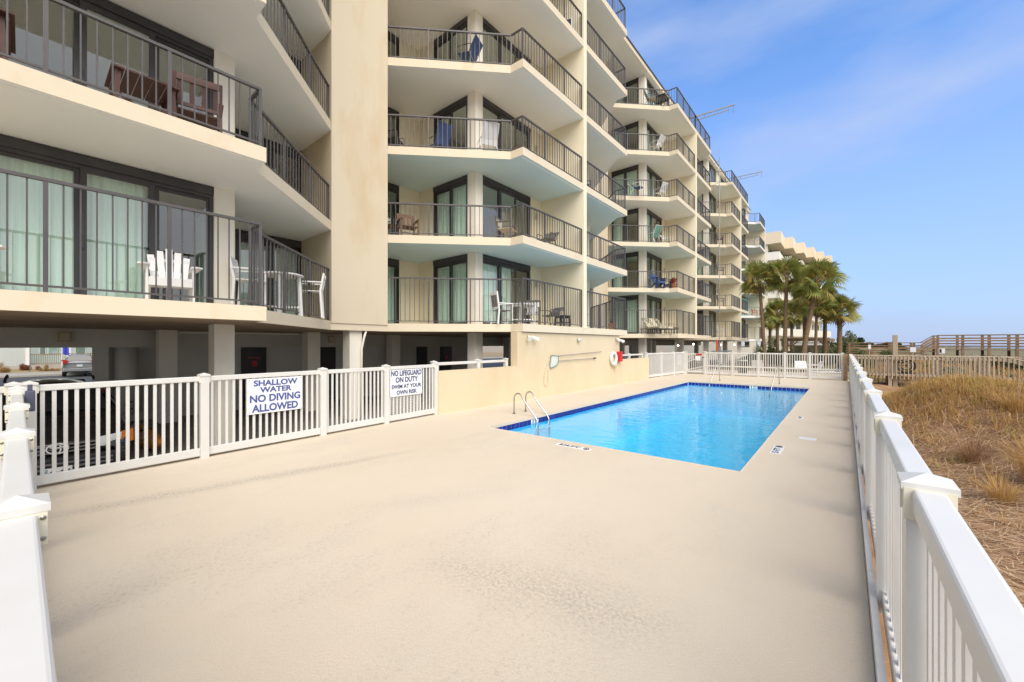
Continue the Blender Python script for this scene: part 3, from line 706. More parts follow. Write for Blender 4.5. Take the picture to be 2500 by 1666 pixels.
# ================================================================= WHITE FENCES
PK = {}
def picket_mesh(z0, z1, wd=.041, th=.022):
    k = (round(z0,2), round(z1,2), wd)
    if k not in PK: PK[k] = MB().box(-wd/2, wd/2, -th/2, th/2, z0, z1).mesh('picket', m_vinyl)
    return PK[k]
def post_mesh(h, wd=.12):
    k = ('post', round(h,2), wd)
    if k not in PK:
        c = wd*.62
        mb = MB().box(-wd/2, wd/2, -wd/2, wd/2, 0, h-.05)
        mb.box(-c, c, -c, c, h-.05, h-.025)
        mb.add([(-c,-c,h-.025),(c,-c,h-.025),(c,c,h-.025),(-c,c,h-.025),(0,0,h+.004)], [(0,1,4),(1,2,4),(2,3,4),(3,0,4)])
        PK[k] = mb.mesh('post', m_vinyl)
    return PK[k]
BRK = {}
def fence(name, label, pts, posts, zt=1.38, zb=.04, gap=.107, skip=(), rail_h=.085, rail_w=.06, bot_h=.13, pickets=True, brackets=True, group=None, wood=False, dz=0, midrail=False):
    """pts: two end points; posts: distances along the line"""
    p = np.array((*pts[0], dz)); qv = np.array((*pts[1], dz)); d = qv - p; ln = np.linalg.norm(d); d /= ln; ang = math.atan2(d[1], d[0])
    r = empty(name, tuple(p), ang, label, 'fence', group)
    posts = sorted(posts)
    for a in posts: ob('post', post_mesh(zt+.055), r, (a, 0, 0))
    for a, b_ in zip(posts[:-1], posts[1:]):
        if any(abs(a-s_) < .01 for s_ in skip): continue
        bevel(MB().box(a+.06, b_-.06, -rail_w/2, rail_w/2, zt-rail_h, zt).build('top_rail', m_vinyl, r), .012, 3)
        if not pickets: continue
        bevel(MB().box(a+.06, b_-.06, -.032, .032, zb, zb+bot_h).build('bottom_rail', m_vinyl, r), .008, 2)
        if midrail: MB().box(a+.06, b_-.06, -.03, .03, .52, .60).build('middle_rail', m_vinyl, r)
        n = max(1, round((b_-a-.12)/gap)); me = picket_mesh(zb+bot_h-.01, zt-rail_h+.01)
        for i in range(n): ob('picket', me, r, (a+.06+(b_-a-.12)*(i+.5)/n, 0, 0))
        if brackets:
            mb = MB()
            for e_, sg in ((a+.06, 1), (b_-.06, -1)):
                for yy in (-rail_w/2-.012, rail_w/2+.012):
                    for zz in (zt-.015, zt-rail_h+.0): mb.lathe([(.006,0),(.008,.006),(.004,.009)], 8, (e_+sg*.013, yy, zz), axis='x')
                mb2 = MB().box(min(e_, e_+sg*.016), max(e_, e_+sg*.016), -rail_w/2-.022, rail_w/2+.022, zt-rail_h-.022, zt+.004)
                mb2.build('rail_bracket', m_grime, r)
            mb.build('bracket_screws', m_screw, r)
    return r
# west fence along the parking, slightly splayed, and its continuation past the corner
wx = lambda y: -8.234 - .0578*y
wl_ = lambda y0, y1: math.hypot(y1-y0, wx(y1)-wx(y0))
Yp = [.05, 1.94, 4.0, 5.57, 7.18]
wf = fence('picket_fence', 'white picket fence before the parking, carrying the two warning signs',
      ((wx(.05), .05), (wx(7.18), 7.18)), [wl_(.05, y) for y in Yp], 1.37)
fence('picket_fence', 'short white picket fence section running on past the corner post beside the black car',
      ((wx(-1.75), -1.75), (wx(.05), .05)), [0, wl_(-1.75, -.11)+.03], 1.37)
# rails on top of the low wall parts
fence('wall_railing', 'white rail behind the low tan wall near the no lifeguard sign', ((-8.9, 7.32), (-8.9, 10.5)), [0, 1.75, 3.1], 1.40, pickets=False)
fence('wall_railing', 'white rail behind the low tan wall past the red box', ((-8.9, 18.7), (-8.9, 22.3)), [0, 1.8, 3.55], 1.40, pickets=False)
# south fence running from beside the camera to the corner
fence('picket_fence', 'white picket fence closing the deck end with the slate blue box', ((-8.10, -.05), (.25, .0)), [.08, .6, 2.4, 4.15, 5.93, 7.75, 8.33], 1.33, rail_w=.09)
# east fence along the dune
fence('picket_fence', 'long white picket fence along the dune side of the pool deck', ((.232, .12), (.185, 27.2)), [0, 2.0] + [3.8+1.95*i for i in range(13)], 1.38, rail_w=.09, rail_h=.09, gap=.112)
mb = MB()
for i in range(13): mb.box(.1305, .168, .2+2.05*i, .2+2.05*(i+1)-.006, -.03, .10)
kb = tag(mb.build('deck_kick_board', m_vinyl), 'low white kick board along the foot of the dune side fence', 'trim board')
# north west return and north fence with gate
fence('picket_fence', 'short solid looking white fence section between the tan wall and the gate', ((-8.72, 22.45), (-8.25, 27.8)), [0, 1.9, 3.7, 5.3], 1.42)
fence('picket_fence', 'white picket fence across the far end of the pool beyond the step handrails', ((-6.93, 27.8), (-.12, 27.75)), [0, 1.55, 2.93, 4.23, 5.38, 6.78], 1.42, gap=.118, midrail=True)
gt = empty('pool_gate', (-8.12, 27.82, 0), label='white pool gate with a small red sign in the far fence', cat='gate')
for x in (0, 1.14): ob('gate_post', post_mesh(1.48), gt, (x, 0, 0))
mb = MB(); mb.box(.07, 1.07, -.02, .02, 1.26, 1.34); mb.box(.07, 1.07, -.02, .02, .12, .22); mb.box(.07, .13, -.02, .02, .22, 1.26); mb.box(1.01, 1.07, -.02, .02, .22, 1.26)
mb.beam((.13, 0, .80), (1.01, 0, 1.15), .03, .05); mb.beam((.13, 0, .28), (1.01, 0, .5), .03, .05); mb.build('gate_frame', m_vinyl, gt)
for i in range(7): ob('picket', picket_mesh(.22, 1.26), gt, (.20+i*.118, .012, 0))
MB().box(.62, .98, -.035, -.022, 1.22, 1.32).build('red_sign', m_red, gt)
MB().box(.58, .86, -.035, -.022, .88, 1.18).build('notice', m_signw, gt)
MB().box(.98, 1.06, -.05, -.022, 1.05, 1.12).build('latch', m_black, gt)
# wooden corner post
tag(bevel(MB().box(-.11, .06, 27.55, 27.72, -.2, 1.42).build('corner_post', m_wood_d), .01), 'thick brown wooden post at the far corner of the white fences', 'post')
# signs
def sign(y0, y1, z0, z1, lines, label, dark):
    yc, zc = (y0+y1)/2, (z0+z1)/2; ang = math.atan2(1.0, -.0578)     # along the fence
    r = empty('warning_sign', (wx(yc)+.036, yc, zc), ang, label, 'sign')
    ln = math.hypot(y1-y0, .0578*(y1-y0)); h = z1-z0
    bevel(MB().box(-ln/2, ln/2, -.006, .0, -h/2, h/2).build('sign_board', m_signw, r), .003)
    # local x runs along +Y, local -y faces the pool
    for (t_, zf, sz, wf_) in lines: text_ob(t_, sz*h, dark, r, (0, -.0075, (zf-.5)*h), (R(90), 0, 0), width=ln*wf_, bold=.034*sz*h)
    mb = MB()
    for sx in (-1, 1):
        for sz in (-1, 1): mb.lathe([(.008,-.012),(.008,-.005)], 6, (sx*(ln/2-.03), 0, sz*(h/2-.03)), axis='y')
    mb.build('sign_screws', m_screw, r)
sign(2.58, 3.56, .625, 1.275, (('SHALLOW', .86, .225, .80), ('WATER', .665, .21, .58), ('NO DIVING', .42, .28, .92), ('ALLOWED', .145, .29, .84)), 'white sign with blue letters reading shallow water no diving allowed', m_navy)
m_navy2 = M('sign_dark_navy', (.055,.07,.16), .5, (.06,.075,.17), 10)
sign(5.67, 6.67, .625, 1.28, (('NO LIFEGUARD', .855, .27, .95), ('ON DUTY', .605, .27, .70), ('SWIM AT YOUR', .355, .20, .93), ('OWN RISK', .13, .21, .64)), 'white sign with blue letters reading no lifeguard on duty swim at your own risk', m_navy2)
sg = empty('notice_board', (-8.335, 27.05, 1.0), R(85), 'small white rules board with a few blue words on the fence by the gate', 'sign')
MB().box(-.24, .24, -.006, 0, -.36, .36).build('sign_board', m_signw, sg)
mbl = MB()
for i, wv in enumerate((.32, .26, .36, .30)): mbl.box(-wv/2, wv/2, -.009, -.006, .24-i*.16, .33-i*.16)
mbl.build('printed_lines', m_navy, sg)
# dark meter box strapped to the corner of the near fence
bx = empty('solar_post_light', (-7.40, -.02, 1.12), 0, 'dark slate blue plastic latch box on the near fence corner post', 'latch box')
bevel(MB().box(-.07, .07, .03, .11, .0, .24).build('box_body', M('slate_plastic', (.075,.085,.13), .5), bx), .012)
MB().box(-.025, .025, .05, .09, .24, .31).build('box_cap', M('slate_plastic', (.075,.085,.13), .5), bx)
# ================================================================= VEHICLES
def car(name, label, loc, rz, paint, Lc=4.3, k=1.0, front=True, dark=None):
    r = empty(name, loc, rz, label, 'car')
    trim = M('black_trim', (.018,.018,.02), .6); gl = M('car_glass', (.02,.025,.027), .05, spec=.8)
    # x forward is 0 at the nose, negative to the tail: (x, zbot, wbot, zbelt, wbelt, ztop, wtop)
    st = [(0,.42,.66,.58,.70,.66,.62),(-.06,.34,.80,.66,.84,.84,.72),(-.22,.30,.86,.80,.89,.95,.80),(-.60,.28,.88,.90,.91,1.03,.82),
          (-1.05,.28,.89,.98,.92,1.09,.80),(-1.22,.28,.89,1.0,.92,1.16,.77),(-1.85,.28,.89,1.04,.92,1.62,.66),(-2.3,.28,.89,1.04,.92,1.70,.65),
          (-3.4,.28,.89,1.05,.92,1.71,.64),(-3.95,.30,.88,1.06,.91,1.64,.62),(-4.18,.34,.86,1.05,.89,1.15,.80),(-4.3,.42,.80,.95,.84,1.02,.72)]
    sx = Lc/4.3
    vs = []; n = 10
    for (x, zb, wb, zm, wm, zt, wt) in st:
        x *= sx; half = [(wb*.75, zb), (wb, zb+.08), (wm, (zb+zm)/2+.05), (wm*.985, zm), (wt, zt)]
        ring = [(x, -y, z) for y, z in half] + [(x, y, z) for y, z in reversed(half)]
        vs += ring
    fs = [(i*n+j, i*n+(j+1) % n, (i+1)*n+(j+1) % n, (i+1)*n+j) for i in range(len(st)-1) for j in range(n)]
    fs += [tuple(range(n)), tuple(range((len(st)-1)*n+n-1, (len(st)-1)*n-1, -1))]
    mb = MB(); mb.add(vs, fs); body = mb.build('body', paint, r, smooth=True)
    sb = body.modifiers.new('subd', 'SUBSURF'); sb.levels = 2; sb.render_levels = 2
    def at(i, y_sign, which):
        x, zb, wb, zm, wm, zt, wt = st[i]; return (x*sx, y_sign*(wm if which == 'm' else wt), zm if which == 'm' else zt)
    # windscreen, side windows, tailgate glass: thin panels just proud of the body
    MB().add([(-1.27*sx,-.70,1.17),(-1.27*sx,.70,1.17),(-1.80*sx,.60,1.585),(-1.80*sx,-.60,1.585),(-1.19*sx,-.0,1.21),(-1.74*sx,0,1.63)], [(0,4,5,3),(4,1,2,5)]).build('windscreen', gl, r)
    MB().add([(-4.20*sx,-.68,1.18),(-4.20*sx,.68,1.18),(-4.03*sx,.56,1.58),(-4.03*sx,-.56,1.58)], [(0,1,2,3)]).build('rear_window', gl, r)
    for s_ in (-1, 1):
        for (a, b_) in ((-1.55,-2.35), (-2.42,-3.2), (-3.28,-3.9)):
            y0, y1 = .895, .675
            MB().add([(a*sx, s_*y0, 1.12), (b_*sx, s_*y0, 1.12), (b_*sx, s_*(y1+.005), 1.58), ((a-.32*(a == -1.55))*sx, s_*(y1+.005), 1.58)], [(0,1,2,3)]).build('side_window', gl, r)
        bevel(MB().box(-1.62*sx, -1.45*sx, s_*.93-.06+s_*.08, s_*.93+.06+s_*.08, 1.08, 1.24).build('mirror', paint, r), .03)
        MB().tube([(-2.0*sx, s_*.55, 1.70), (-2.1*sx, s_*.55, 1.735), (-3.65*sx, s_*.55, 1.745), (-3.8*sx, s_*.55, 1.69)], .02, 8).build('roof_rail', trim, r, smooth=True)
        for wx_ in (-.85, -3.4):
            wob = MB().lathe([(.20,-.11),(.33,-.11),(.345,-.06),(.345,.06),(.33,.11),(.20,.11)], 24, axis='y').build('wheel', trim, r, (wx_*sx, s_*.80, .345))
            MB().lathe([(.02,.0),(.19,.03),(.20,.0)], 12, (0, s_*.09, 0), axis='y').build('rim', m_steel, wob)
    # head lights with amber corners
    hl = M('headlight_lens', (.55,.56,.55), .1, spec=.8); am = M('amber_lens', (.75,.22,.02), .2)
    for s_ in (-1, 1):
        mb = MB().add([(-.045,s_*.44,.70),(-.10,s_*.72,.68),(-.16,s_*.735,.86),(-.12,s_*.46,.83),(.0,s_*.44,.70),(-.055,s_*.72,.67),(-.12,s_*.745,.87),(-.07,s_*.46,.84)],
                      [(0,1,2,3),(4,5,6,7),(0,1,5,4),(1,2,6,5),(2,3,7,6),(3,0,4,7)]); mb.build('headlight', hl, r)
        MB().add([(-.09,s_*.725,.68),(-.25,s_*.865,.70),(-.30,s_*.87,.88),(-.16,s_*.74,.87),(-.05,s_*.73,.67),(-.20,s_*.905,.69),(-.26,s_*.905,.89),(-.115,s_*.75,.885)],
                 [(0,1,2,3),(4,5,6,7),(0,1,5,4),(1,2,6,5),(2,3,7,6),(3,0,4,7)]).build('turn_signal', am, r)
        MB().box(-4.30*sx, -4.12*sx, s_*.62, s_*.86, .98, 1.28).build('tail_light', m_red, r)
        MB().box(-4.33*sx, -4.25*sx, s_*.50, s_*.80, .52, .62).build('reflector', m_red, r)
    grm = M('grille_chrome', (.20,.20,.21), .3, metal=.3)
    for i in range(3): MB().box(-.05, .015, -.42, .42, .67+i*.055, .69+i*.055).build('grille_bar', grm, r)
    bevel(MB().box(-.12, .05, -.80, .80, .40, .60).build('front_bumper', trim, r), .04, 3)
    for z in (.43, .50): MB().box(.05, .056, -.62, .62, z, z+.03).build('bumper_slot', grm, r)
    bevel(MB().box(-4.38*sx, -4.2*sx, -.84, .84, .40, .62).build('rear_bumper', paint if dark is None else dark, r), .04, 3)
    pt = MB().box(.056, .064, -.155, .155, .30, .46).build('licence_plate', m_signw, r)
    text_ob('LC 86', .12, m_black, pt, (.066, 0, .37), (R(90), 0, R(90)), bold=.003)
    MB().box(.0642, .0650, -.15, -.10, .31, .45).build('plate_picture', M('plate_print', (.18,.42,.55), .5, (.6,.4,.15), 30), pt)
    MB().box(-4.335*sx, -4.31*sx, -.155, .155, .76, .90).build('licence_plate', m_signw, r)
    # front emblem of three rings
    ch = M('emblem_chrome', (.80,.80,.80), .25, metal=.3); mb = MB()
    for (ry, rz_, cz) in ((.115, .078, 0), (.036, .075, 0), (.078, .026, .038)):
        mb.tube([(0, ry*math.cos(a), cz + rz_*math.sin(a)) for a in np.linspace(0, 2*math.pi, 25)], .011, 6, cap=False)
    mb.build('emblem', ch, r, (.03, 0, .745))
    return r
m_carblack = M('black_car_paint', (.010,.010,.011), .18, (.013,.013,.014), 2, coat=.8)
m_carsilver = M('silver_car_paint', (.42,.42,.41), .3, (.38,.38,.37), 2, metal=.5, coat=.6)
c1 = car('parked_car', 'black sport utility car parked nose out behind the white fence', (-9.52, .34, -.47), 0, m_carblack)
# turquoise hang tag and the steering wheel seen through the windscreen
MB().box(-1.75, -1.74, -.16, -.08, 1.30, 1.46).box(-1.75, -1.74, -.14, -.10, 1.24, 1.30).build('air_freshener', M('turquoise_card', (.05,.55,.50), .6), c1)
c2 = car('parked_car', 'silver sport utility car seen from behind on the street beyond the parking', (-49.4, 3.05, -.50), R(180), m_carsilver, 4.9)
c2.rotation_euler[2] = R(176)
# blue grey bin outside the near fence
bn = empty('wheeled_bin', (-3.0, -.42, -.47), label='slate blue wheeled bin with domed lid outside the near fence', cat='bin')
mb = MB().ext([(-.26,0),(.26,0),(.30,.95),(-.30,.95)], 'x', -.3, .3); bevel(mb.build('bin_body', M('bin_blue', (.06,.085,.14), .4), bn), .03)
mb = MB(); prof = [(.33*math.cos(a), .95+.20*math.sin(a)) for a in np.linspace(0, math.pi, 11)]; mb.ext(prof, 'x', -.33, .33); mb.build('bin_lid', M('bin_blue', (.06,.085,.14), .4), bn)
# orange kayak on the parking floor
kk = empty('kayak', (-12.75, 1.85, -.29), 0, 'orange plastic kayak lying beside the black car in the parking', 'kayak')
pts = [(-1.5+3.0*t, 0, .10*abs(2*t-1)**2) for t in np.linspace(0, 1, 13)]; rad = [.04+.17*math.sin(math.pi*t)**.6 for t in np.linspace(0, 1, 13)]
MB().tube(pts, rad, 12).build('hull', m_orange, kk, smooth=True)
MB().lathe([(.13,.15),(.16,.19),(.13,.20)], 14).build('cockpit_rim', m_black, kk)

# ================================================================= BALCONY FURNITURE
def adirondack(mat, mat2=None):
    """faces +x, origin on the floor"""
    mat2 = mat2 or mat; out = []
    for i in range(5):
        y = -.22+.11*i; h = 1.02 - .05*abs(i-2)**1.4
        mb = MB(); mb.beam((-.10, y*.85, .34), (-.42, y*1.15, h), .095, .022, up=(1,0,.3)); out.append(('back_slat', mb, mat))
    for i in range(5): out.append(('seat_slat', MB().beam((.32-.11*i, -.27, .40-.025*i), (.32-.11*i, .27, .40-.025*i), .09, .025), mat2))
    out.append(('apron', MB().box(.36, .385, -.28, .28, .27, .40), mat))
    for s_ in (-1, 1):
        out.append(('armrest', MB().ext([(-.45, s_*.29), (.40, s_*.27), (.44, s_*.34), (.40, s_*.42), (-.1, s_*.38), (-.45, s_*.34)], 'x', 0, 0) if False else MB().prism([(-.45, s_*.28), (.40, s_*.26), (.46, s_*.34), (.40, s_*.42), (-.1, s_*.38), (-.45, s_*.33)], .60, .625), mat))
        out.append(('front_leg', MB().ext([(.24,0),(.36,0),(.36,.60),(.18,.60)], 'y', s_*.30-.015, s_*.30+.015), mat))
        out.append(('back_leg', MB().beam((.34, s_*.265, .36), (-.50, s_*.265, .03), .026, .11), mat))
        out.append(('back_post', MB().beam((-.40, s_*.30, 0), (-.40, s_*.30, .60), .05, .03), mat))
    out.append(('back_rail', MB().beam((-.23, -.24, .55), (-.23, .24, .55), .03, .07), mat)); out.append(('back_rail', MB().beam((-.36, -.27, .80), (-.36, .27, .80), .03, .06), mat))
    return out
def slat_chair(mat, seat=.46, back=1.0, w_=.56, mat2=None, arms=True):
    mat2 = mat2 or mat; out = []; h = w_/2
    for i in range(4): out.append(('back_slat', MB().beam((-.24, -h+.09+i*(w_-.18)/3, seat+.06), (-.30, -h+.09+i*(w_-.18)/3, back-.08), .07, .02, up=(1,0,0)), mat2))
    out.append(('top_rail', MB().beam((-.31, -h, back-.05), (-.31, h, back-.05), .03, .11), mat)); out.append(('lower_rail', MB().beam((-.25, -h, seat+.07), (-.25, h, seat+.07), .03, .06), mat))
    for i in range(5): out.append(('seat_slat', MB().box(-.24+i*.1, -.15+i*.1, -h+.02, h-.02, seat-.02, seat), mat2))
    for s_ in (-1, 1):
        out.append(('front_leg', MB().beam((.24, s_*(h-.02), 0), (.24, s_*(h-.02), seat+.20 if arms else seat), .045, .045), mat))
        out.append(('back_leg', MB().beam((-.28, s_*(h-.02), 0), (-.24, s_*(h-.02), seat), .045, .045), mat)); out.append(('back_post', MB().beam((-.24, s_*(h-.02), seat), (-.32, s_*(h-.02), back), .045, .045), mat))
        if arms: out.append(('armrest', MB().box(-.28, .29, s_*(h-.02)-.04, s_*(h-.02)+.04, seat+.20, seat+.23), mat))
    out.append(('stretcher', MB().box(.22, .26, -h+.02, h-.02, .16, .20), mat)); return out
def sling_chair(frame, cloth, h=.92, recl=.16):
    out = []; R_ = .014
    for s_ in (-1, 1):
        y = s_*.27
        out.append(('side_frame', MB().tube([(.30,y,0),(.27,y,.42),(.26,y,.60),(.20,y,.64),(-.20,y,.64),(-.26,y,.60)], R_, 6), frame))
        out.append(('back_frame', MB().tube([(-.34,y,0),(-.18,y,.40),(-.22-recl,y,h)], R_, 6), frame))
    mb = MB(); P = [(.26,.43),(.05,.40),(-.17,.40),(-.22,.55),(-.22-recl,h)]
    mb.add([(x, y, z) for x, z in P for y in (-.26, .26)], [(2*i, 2*i+1, 2*i+3, 2*i+2) for i in range(4)])
    mb.add([(x-.008, y, z-.008) for x, z in P for y in (-.26, .26)], [(2*i, 2*i+2, 2*i+3, 2*i+1) for i in range(4)])
    out.append(('sling', mb, cloth)); out.append(('crossbar', MB().tube([(-.22-recl,-.27,h),(-.22-recl,.27,h)], R_, 6), frame)); return out
def lounger(frame, cloth):
    out = [('frame', MB().beam((-.7,-.28,.30),(.75,-.28,.30),.05,.05).beam((-.7,.28,.30),(.75,.28,.30),.05,.05).beam((.75,-.28,.30),(.75,.28,.30),.05,.05), frame)]
    for x in (-.6, .65):
        for y in (-.28, .28): out.append(('leg', MB().beam((x,y,0),(x,y,.30),.05,.05), frame))
    out.append(('seat_cushion', MB().box(-.2, .76, -.27, .27, .33, .42), cloth)); out.append(('back_cushion', MB().beam((-.18,0,.38),(-.62,0,.98),.54,.09, up=(1,0,0)), cloth)); return out
def table(mat, shape='round', h=.72, w_=.9, mat2=None):
    out = []; mat2 = mat2 or mat; r_ = w_/2
    if shape == 'round': out.append(('table_top', MB().lathe([(r_-.01, h-.035), (r_, h-.02), (r_, h-.005), (r_-.01, h)], 28), mat))
    else:
        for i in range(5): out.append(('top_slat', MB().box(-r_, r_, -r_+i*w_/5+.006, -r_+(i+1)*w_/5-.006, h-.03, h), mat))
        out.append(('apron', MB().box(-r_+.05, r_-.05, -r_+.05, -r_+.08, h-.11, h-.03).box(-r_+.05, r_-.05, r_-.08, r_-.05, h-.11, h-.03), mat))
    k = .62 if shape == 'round' else .86
    for sx in (-1, 1):
        for sy in (-1, 1): out.append(('leg', MB().beam((sx*r_*k, sy*r_*k, 0), (sx*r_*k*.9, sy*r_*k*.9, h-.03), .06, .06), mat2))
    out.append(('stretcher', MB().beam((-r_*k, -r_*k, .2), (r_*k, r_*k, .2), .03, .04).beam((-r_*k, r_*k, .2), (r_*k, -r_*k, .23), .03, .04), mat2)); return out
def place(name, parts, x, y, k, rz, label, cat, scale=1.06):
    r = empty(name, (x, y, k if isinstance(k, float) else ztop(k)+.002), R(rz), label, cat); r.scale = (scale,)*3
    for nm, mb, mt in parts: mb.build(nm, mt, r)
    return r
W = m_chair_w
place('adirondack_chair', adirondack(W), -9.25, 1.66, 1, -8, 'white adirondack chair facing out on the lowest balcony next to the broad pillar', 'chair', 1.02)
place('adirondack_chair', adirondack(W), -9.25, -.62, 1, 12, 'white adirondack chair half hidden at the outer end of the lowest balcony', 'chair', 1.02)
place('round_table', table(W, 'round', .95, .95), -10.75, 4.05, 1, 20, 'tall white round table at the pillar end of the lowest balcony', 'table')
place('bar_chair', slat_chair(W, .68, 1.12, .48), -11.15, 4.95, 1, -120, 'tall white slatted chair tucked behind the white round table', 'chair')
place('bar_chair', slat_chair(W, .68, 1.12, .48), -10.3, 3.25, 1, 60, 'tall white slatted chair between the white column and the round table', 'chair')
Bm = m_chair_b
place('patio_table', table(Bm, 'square', .60, .8), -9.15, 1.28, 2, 0, 'dark brown slatted table on the second storey balcony beside a brown armchair', 'table')
place('slatted_armchair', slat_chair(Bm, .42, .95, .66), -9.2, 2.05, 2, 168, 'dark brown slatted armchair on the second storey balcony near the broad pillar', 'chair')
place('patio_table', table(Bm, 'square', .75, 1.1), -9.3, -.65, 2, 0, 'larger dark brown slatted table at the outer end of the second storey balcony', 'table')
G = m_chair_g
place('slatted_chair', slat_chair(W, .46, 1.05, .52, G), -9.35, 10.75, 1, 70, 'white framed slatted dining chair on the lowest balcony at the stepped corner', 'chair')
place('dining_table', table(W, 'square', .74, .8, W), -9.3, 11.75, 1, 0, 'white square dining table on the lowest balcony over the flood lights', 'table')
place('slatted_chair', slat_chair(G, .46, 1.0, .56, W), -9.5, 12.75, 1, -60, 'grey brown slatted chair with white seat beyond the white dining table', 'chair')
place('folding_chair', sling_chair(m_frame, m_chair_g, .75, .3), -9.2, 13.55, 1, -100, 'low dark reclining chair folded against the lowest balcony railing', 'chair')
place('side_table', table(m_frame, 'square', .48, .5), -9.2, 14.45, 1, 0, 'small dark side table next to the dividing wall on the lowest balcony', 'table')
place('adirondack_chair', adirondack(m_blue, m_blue), -9.3, 15.75, 1, 20, 'turquoise adirondack chair on the lowest balcony past the dividing wall', 'chair')
pt = empty('flower_pot', (-8.85, 18.35, ztop(1)+.002), label='terracotta pot with a small green plant by the turquoise chair', cat='plant pot')
MB().lathe([(.10,0),(.15,.26),(.17,.26),(.17,.31),(.145,.31),(.14,.27)], 16).build('pot', m_terra, pt)
def leaf_tuft(n, h, sp, mat, rad=.012):
    V = []; F = []
    for i in range(n):
        a = rng.uniform(0, 6.28); l = h*rng.uniform(.6, 1.1); s_ = sp*rng.uniform(.3, 1); dx, dy = math.cos(a), math.sin(a); px, py = -dy*rad, dx*rad; o = len(V)
        V += [(px, py, 0), (-px, -py, 0), (dx*s_*.5+px*1.4, dy*s_*.5+py*1.4, l*.65), (dx*s_*.5-px*1.4, dy*s_*.5-py*1.4, l*.65), (dx*s_, dy*s_, l)]
        F += [(o, o+1, o+3), (o, o+3, o+2), (o+2, o+3, o+4)]
    return tri_mesh('leaves', V, F, mat)
m_leaf = leafy('potted_leaf', (.07,.14,.03), (.12,.18,.04), 20)
ob('leaves', leaf_tuft(40, .3, .22, m_leaf), pt, (0, 0, .28))
K = m_wick
place('wicker_chair', slat_chair(K, .44, .95, .6), -12.05, 8.75, 2, -20, 'brown wicker armchair on the second storey balcony beside the pillar', 'chair')
place('wicker_chair', sling_chair(m_frame, K, .95, .2), -12.4, 8.15, 2, 40, 'dark framed brown sling chair pushed against the pillar on the second storey', 'chair')
place('cushioned_chair', slat_chair(G, .42, .85, .64, m_cush), -9.5, 11.2, 2, 20, 'dark chair with cream cushion at the stepped corner of the second storey', 'chair')
place('sling_chair', sling_chair(m_frame, G, .8, .3), -9.2, 13.3, 2, -80, 'dark low sling chair by the second storey railing near the dividing wall', 'chair')
place('sling_chair', sling_chair(m_frame, m_black, .95, .2), -12.3, 8.3, 3, 30, 'black loop framed chair against the pillar on the third storey', 'chair')
place('sling_chair', sling_chair(m_frame, m_dblue, 1.0, .22), -11.3, 9.55, 3, 170, 'blue sling chair turned inwards on the third storey balcony', 'chair')
place('sling_chair', sling_chair(m_chair_w, m_signw, 1.0, .25), -10.0, 10.7, 3, 150, 'pale reclining chair behind the third storey railing at the stepped corner', 'chair')
place('sling_chair', sling_chair(m_frame, m_dblue, .88, .2), -10.3, 10.0, 4, 200, 'navy sling chair alone on the fourth storey balcony', 'chair')
place('sling_chair', sling_chair(m_chair_w, m_dblue, 1.0, .2), -8.95, 14.2, 5, 30, 'navy and white sling chair on the fifth storey balcony at the dividing wall', 'chair')
Y2 = YW[2]
place('sling_chair', sling_chair(m_frame, m_black, .9, .25), -9.2, YW[1]+1.0, 3, -20, 'black sling chair on the third storey past the dividing wall', 'chair')
place('adirondack_chair', adirondack(m_dblue), -9.6, Y2-4.7, 2, -25, 'navy blue adirondack chair on the second storey of the next bay', 'chair')
place('adirondack_chair', adirondack(m_black), -9.4, Y2-3.6, 2, 30, 'black adirondack chair beside the red flowers on the next bay', 'chair')
fp = empty('flower_pot', (-8.85, Y2-3.75, ztop(2)+.002), label='pot of red flowers on the second storey balcony corner', cat='plant pot')
MB().lathe([(.13,0),(.18,.3),(.2,.3),(.2,.35),(.17,.35)], 16).build('pot', m_terra, fp)
ob('flowers', leaf_tuft(70, .45, .32, M('red_petal', (.55,.05,.04), .6, (.3,.1,.03), 9), .035), fp, (0, 0, .3))
for i, (y, a, mt) in enumerate(((-5.3, -20, m_pattern), (-4.5, -10, m_cush), (-3.75, 0, m_pattern))):
    place('chaise_lounge', lounger(G, mt), -9.7+.15*i, Y2+y, 1, a, ('dark lounge with leafy patterned cushions next to the curtained door of the next bay', 'dark lounge with plain cream cushions between two patterned ones', 'dark lounge with patterned cushions at the stepped corner of the next bay')[i], 'lounger')
place('rocking_chair', slat_chair(m_cush, .45, 1.0, .55), -9.3, Y2-3.1, 1, 10, 'pale yellow slatted chair beside the patterned lounges', 'chair')
place('sling_chair', sling_chair(m_chair_w, m_greenf, 1.05, .22), -9.9, Y2-4.6, 3, 160, 'green sling chair on the third storey of the next bay', 'chair')
place('sling_chair', sling_chair(m_chair_w, m_chair_w, .8, .25), -9.4, Y2-3.4, 3, 0, 'white low chair beside the green sling chair', 'chair')
place('sling_chair', sling_chair(m_chair_w, m_dblue, .7, .3), -10.4, Y2-6.0, 4, 0, 'navy low chair on the fourth storey of the next bay', 'chair')
place('sling_chair', sling_chair(m_chair_w, m_chair_w, .9, .25), -9.6, Y2-4.2, 4, 160, 'white sling chair on the fourth storey of the next bay', 'chair')
place('sling_chair', sling_chair(m_chair_w, m_chair_w, .9, .25), -9.7, Y2-4.6, 5, 170, 'white sling chair on the fifth storey of the next bay', 'chair')
place('patio_table', table(m_frame, 'square', .7, .9), -9.6, Y2-4.2, 6, 0, 'dark table on the top storey terrace of the next bay', 'table')
place('sling_chair', sling_chair(m_frame, m_cush, 1.0, .2), -9.9, Y2-5.0, 6, 20, 'cream sling chair beside the dark table on the top storey terrace', 'chair')
Y3 = YW[3]
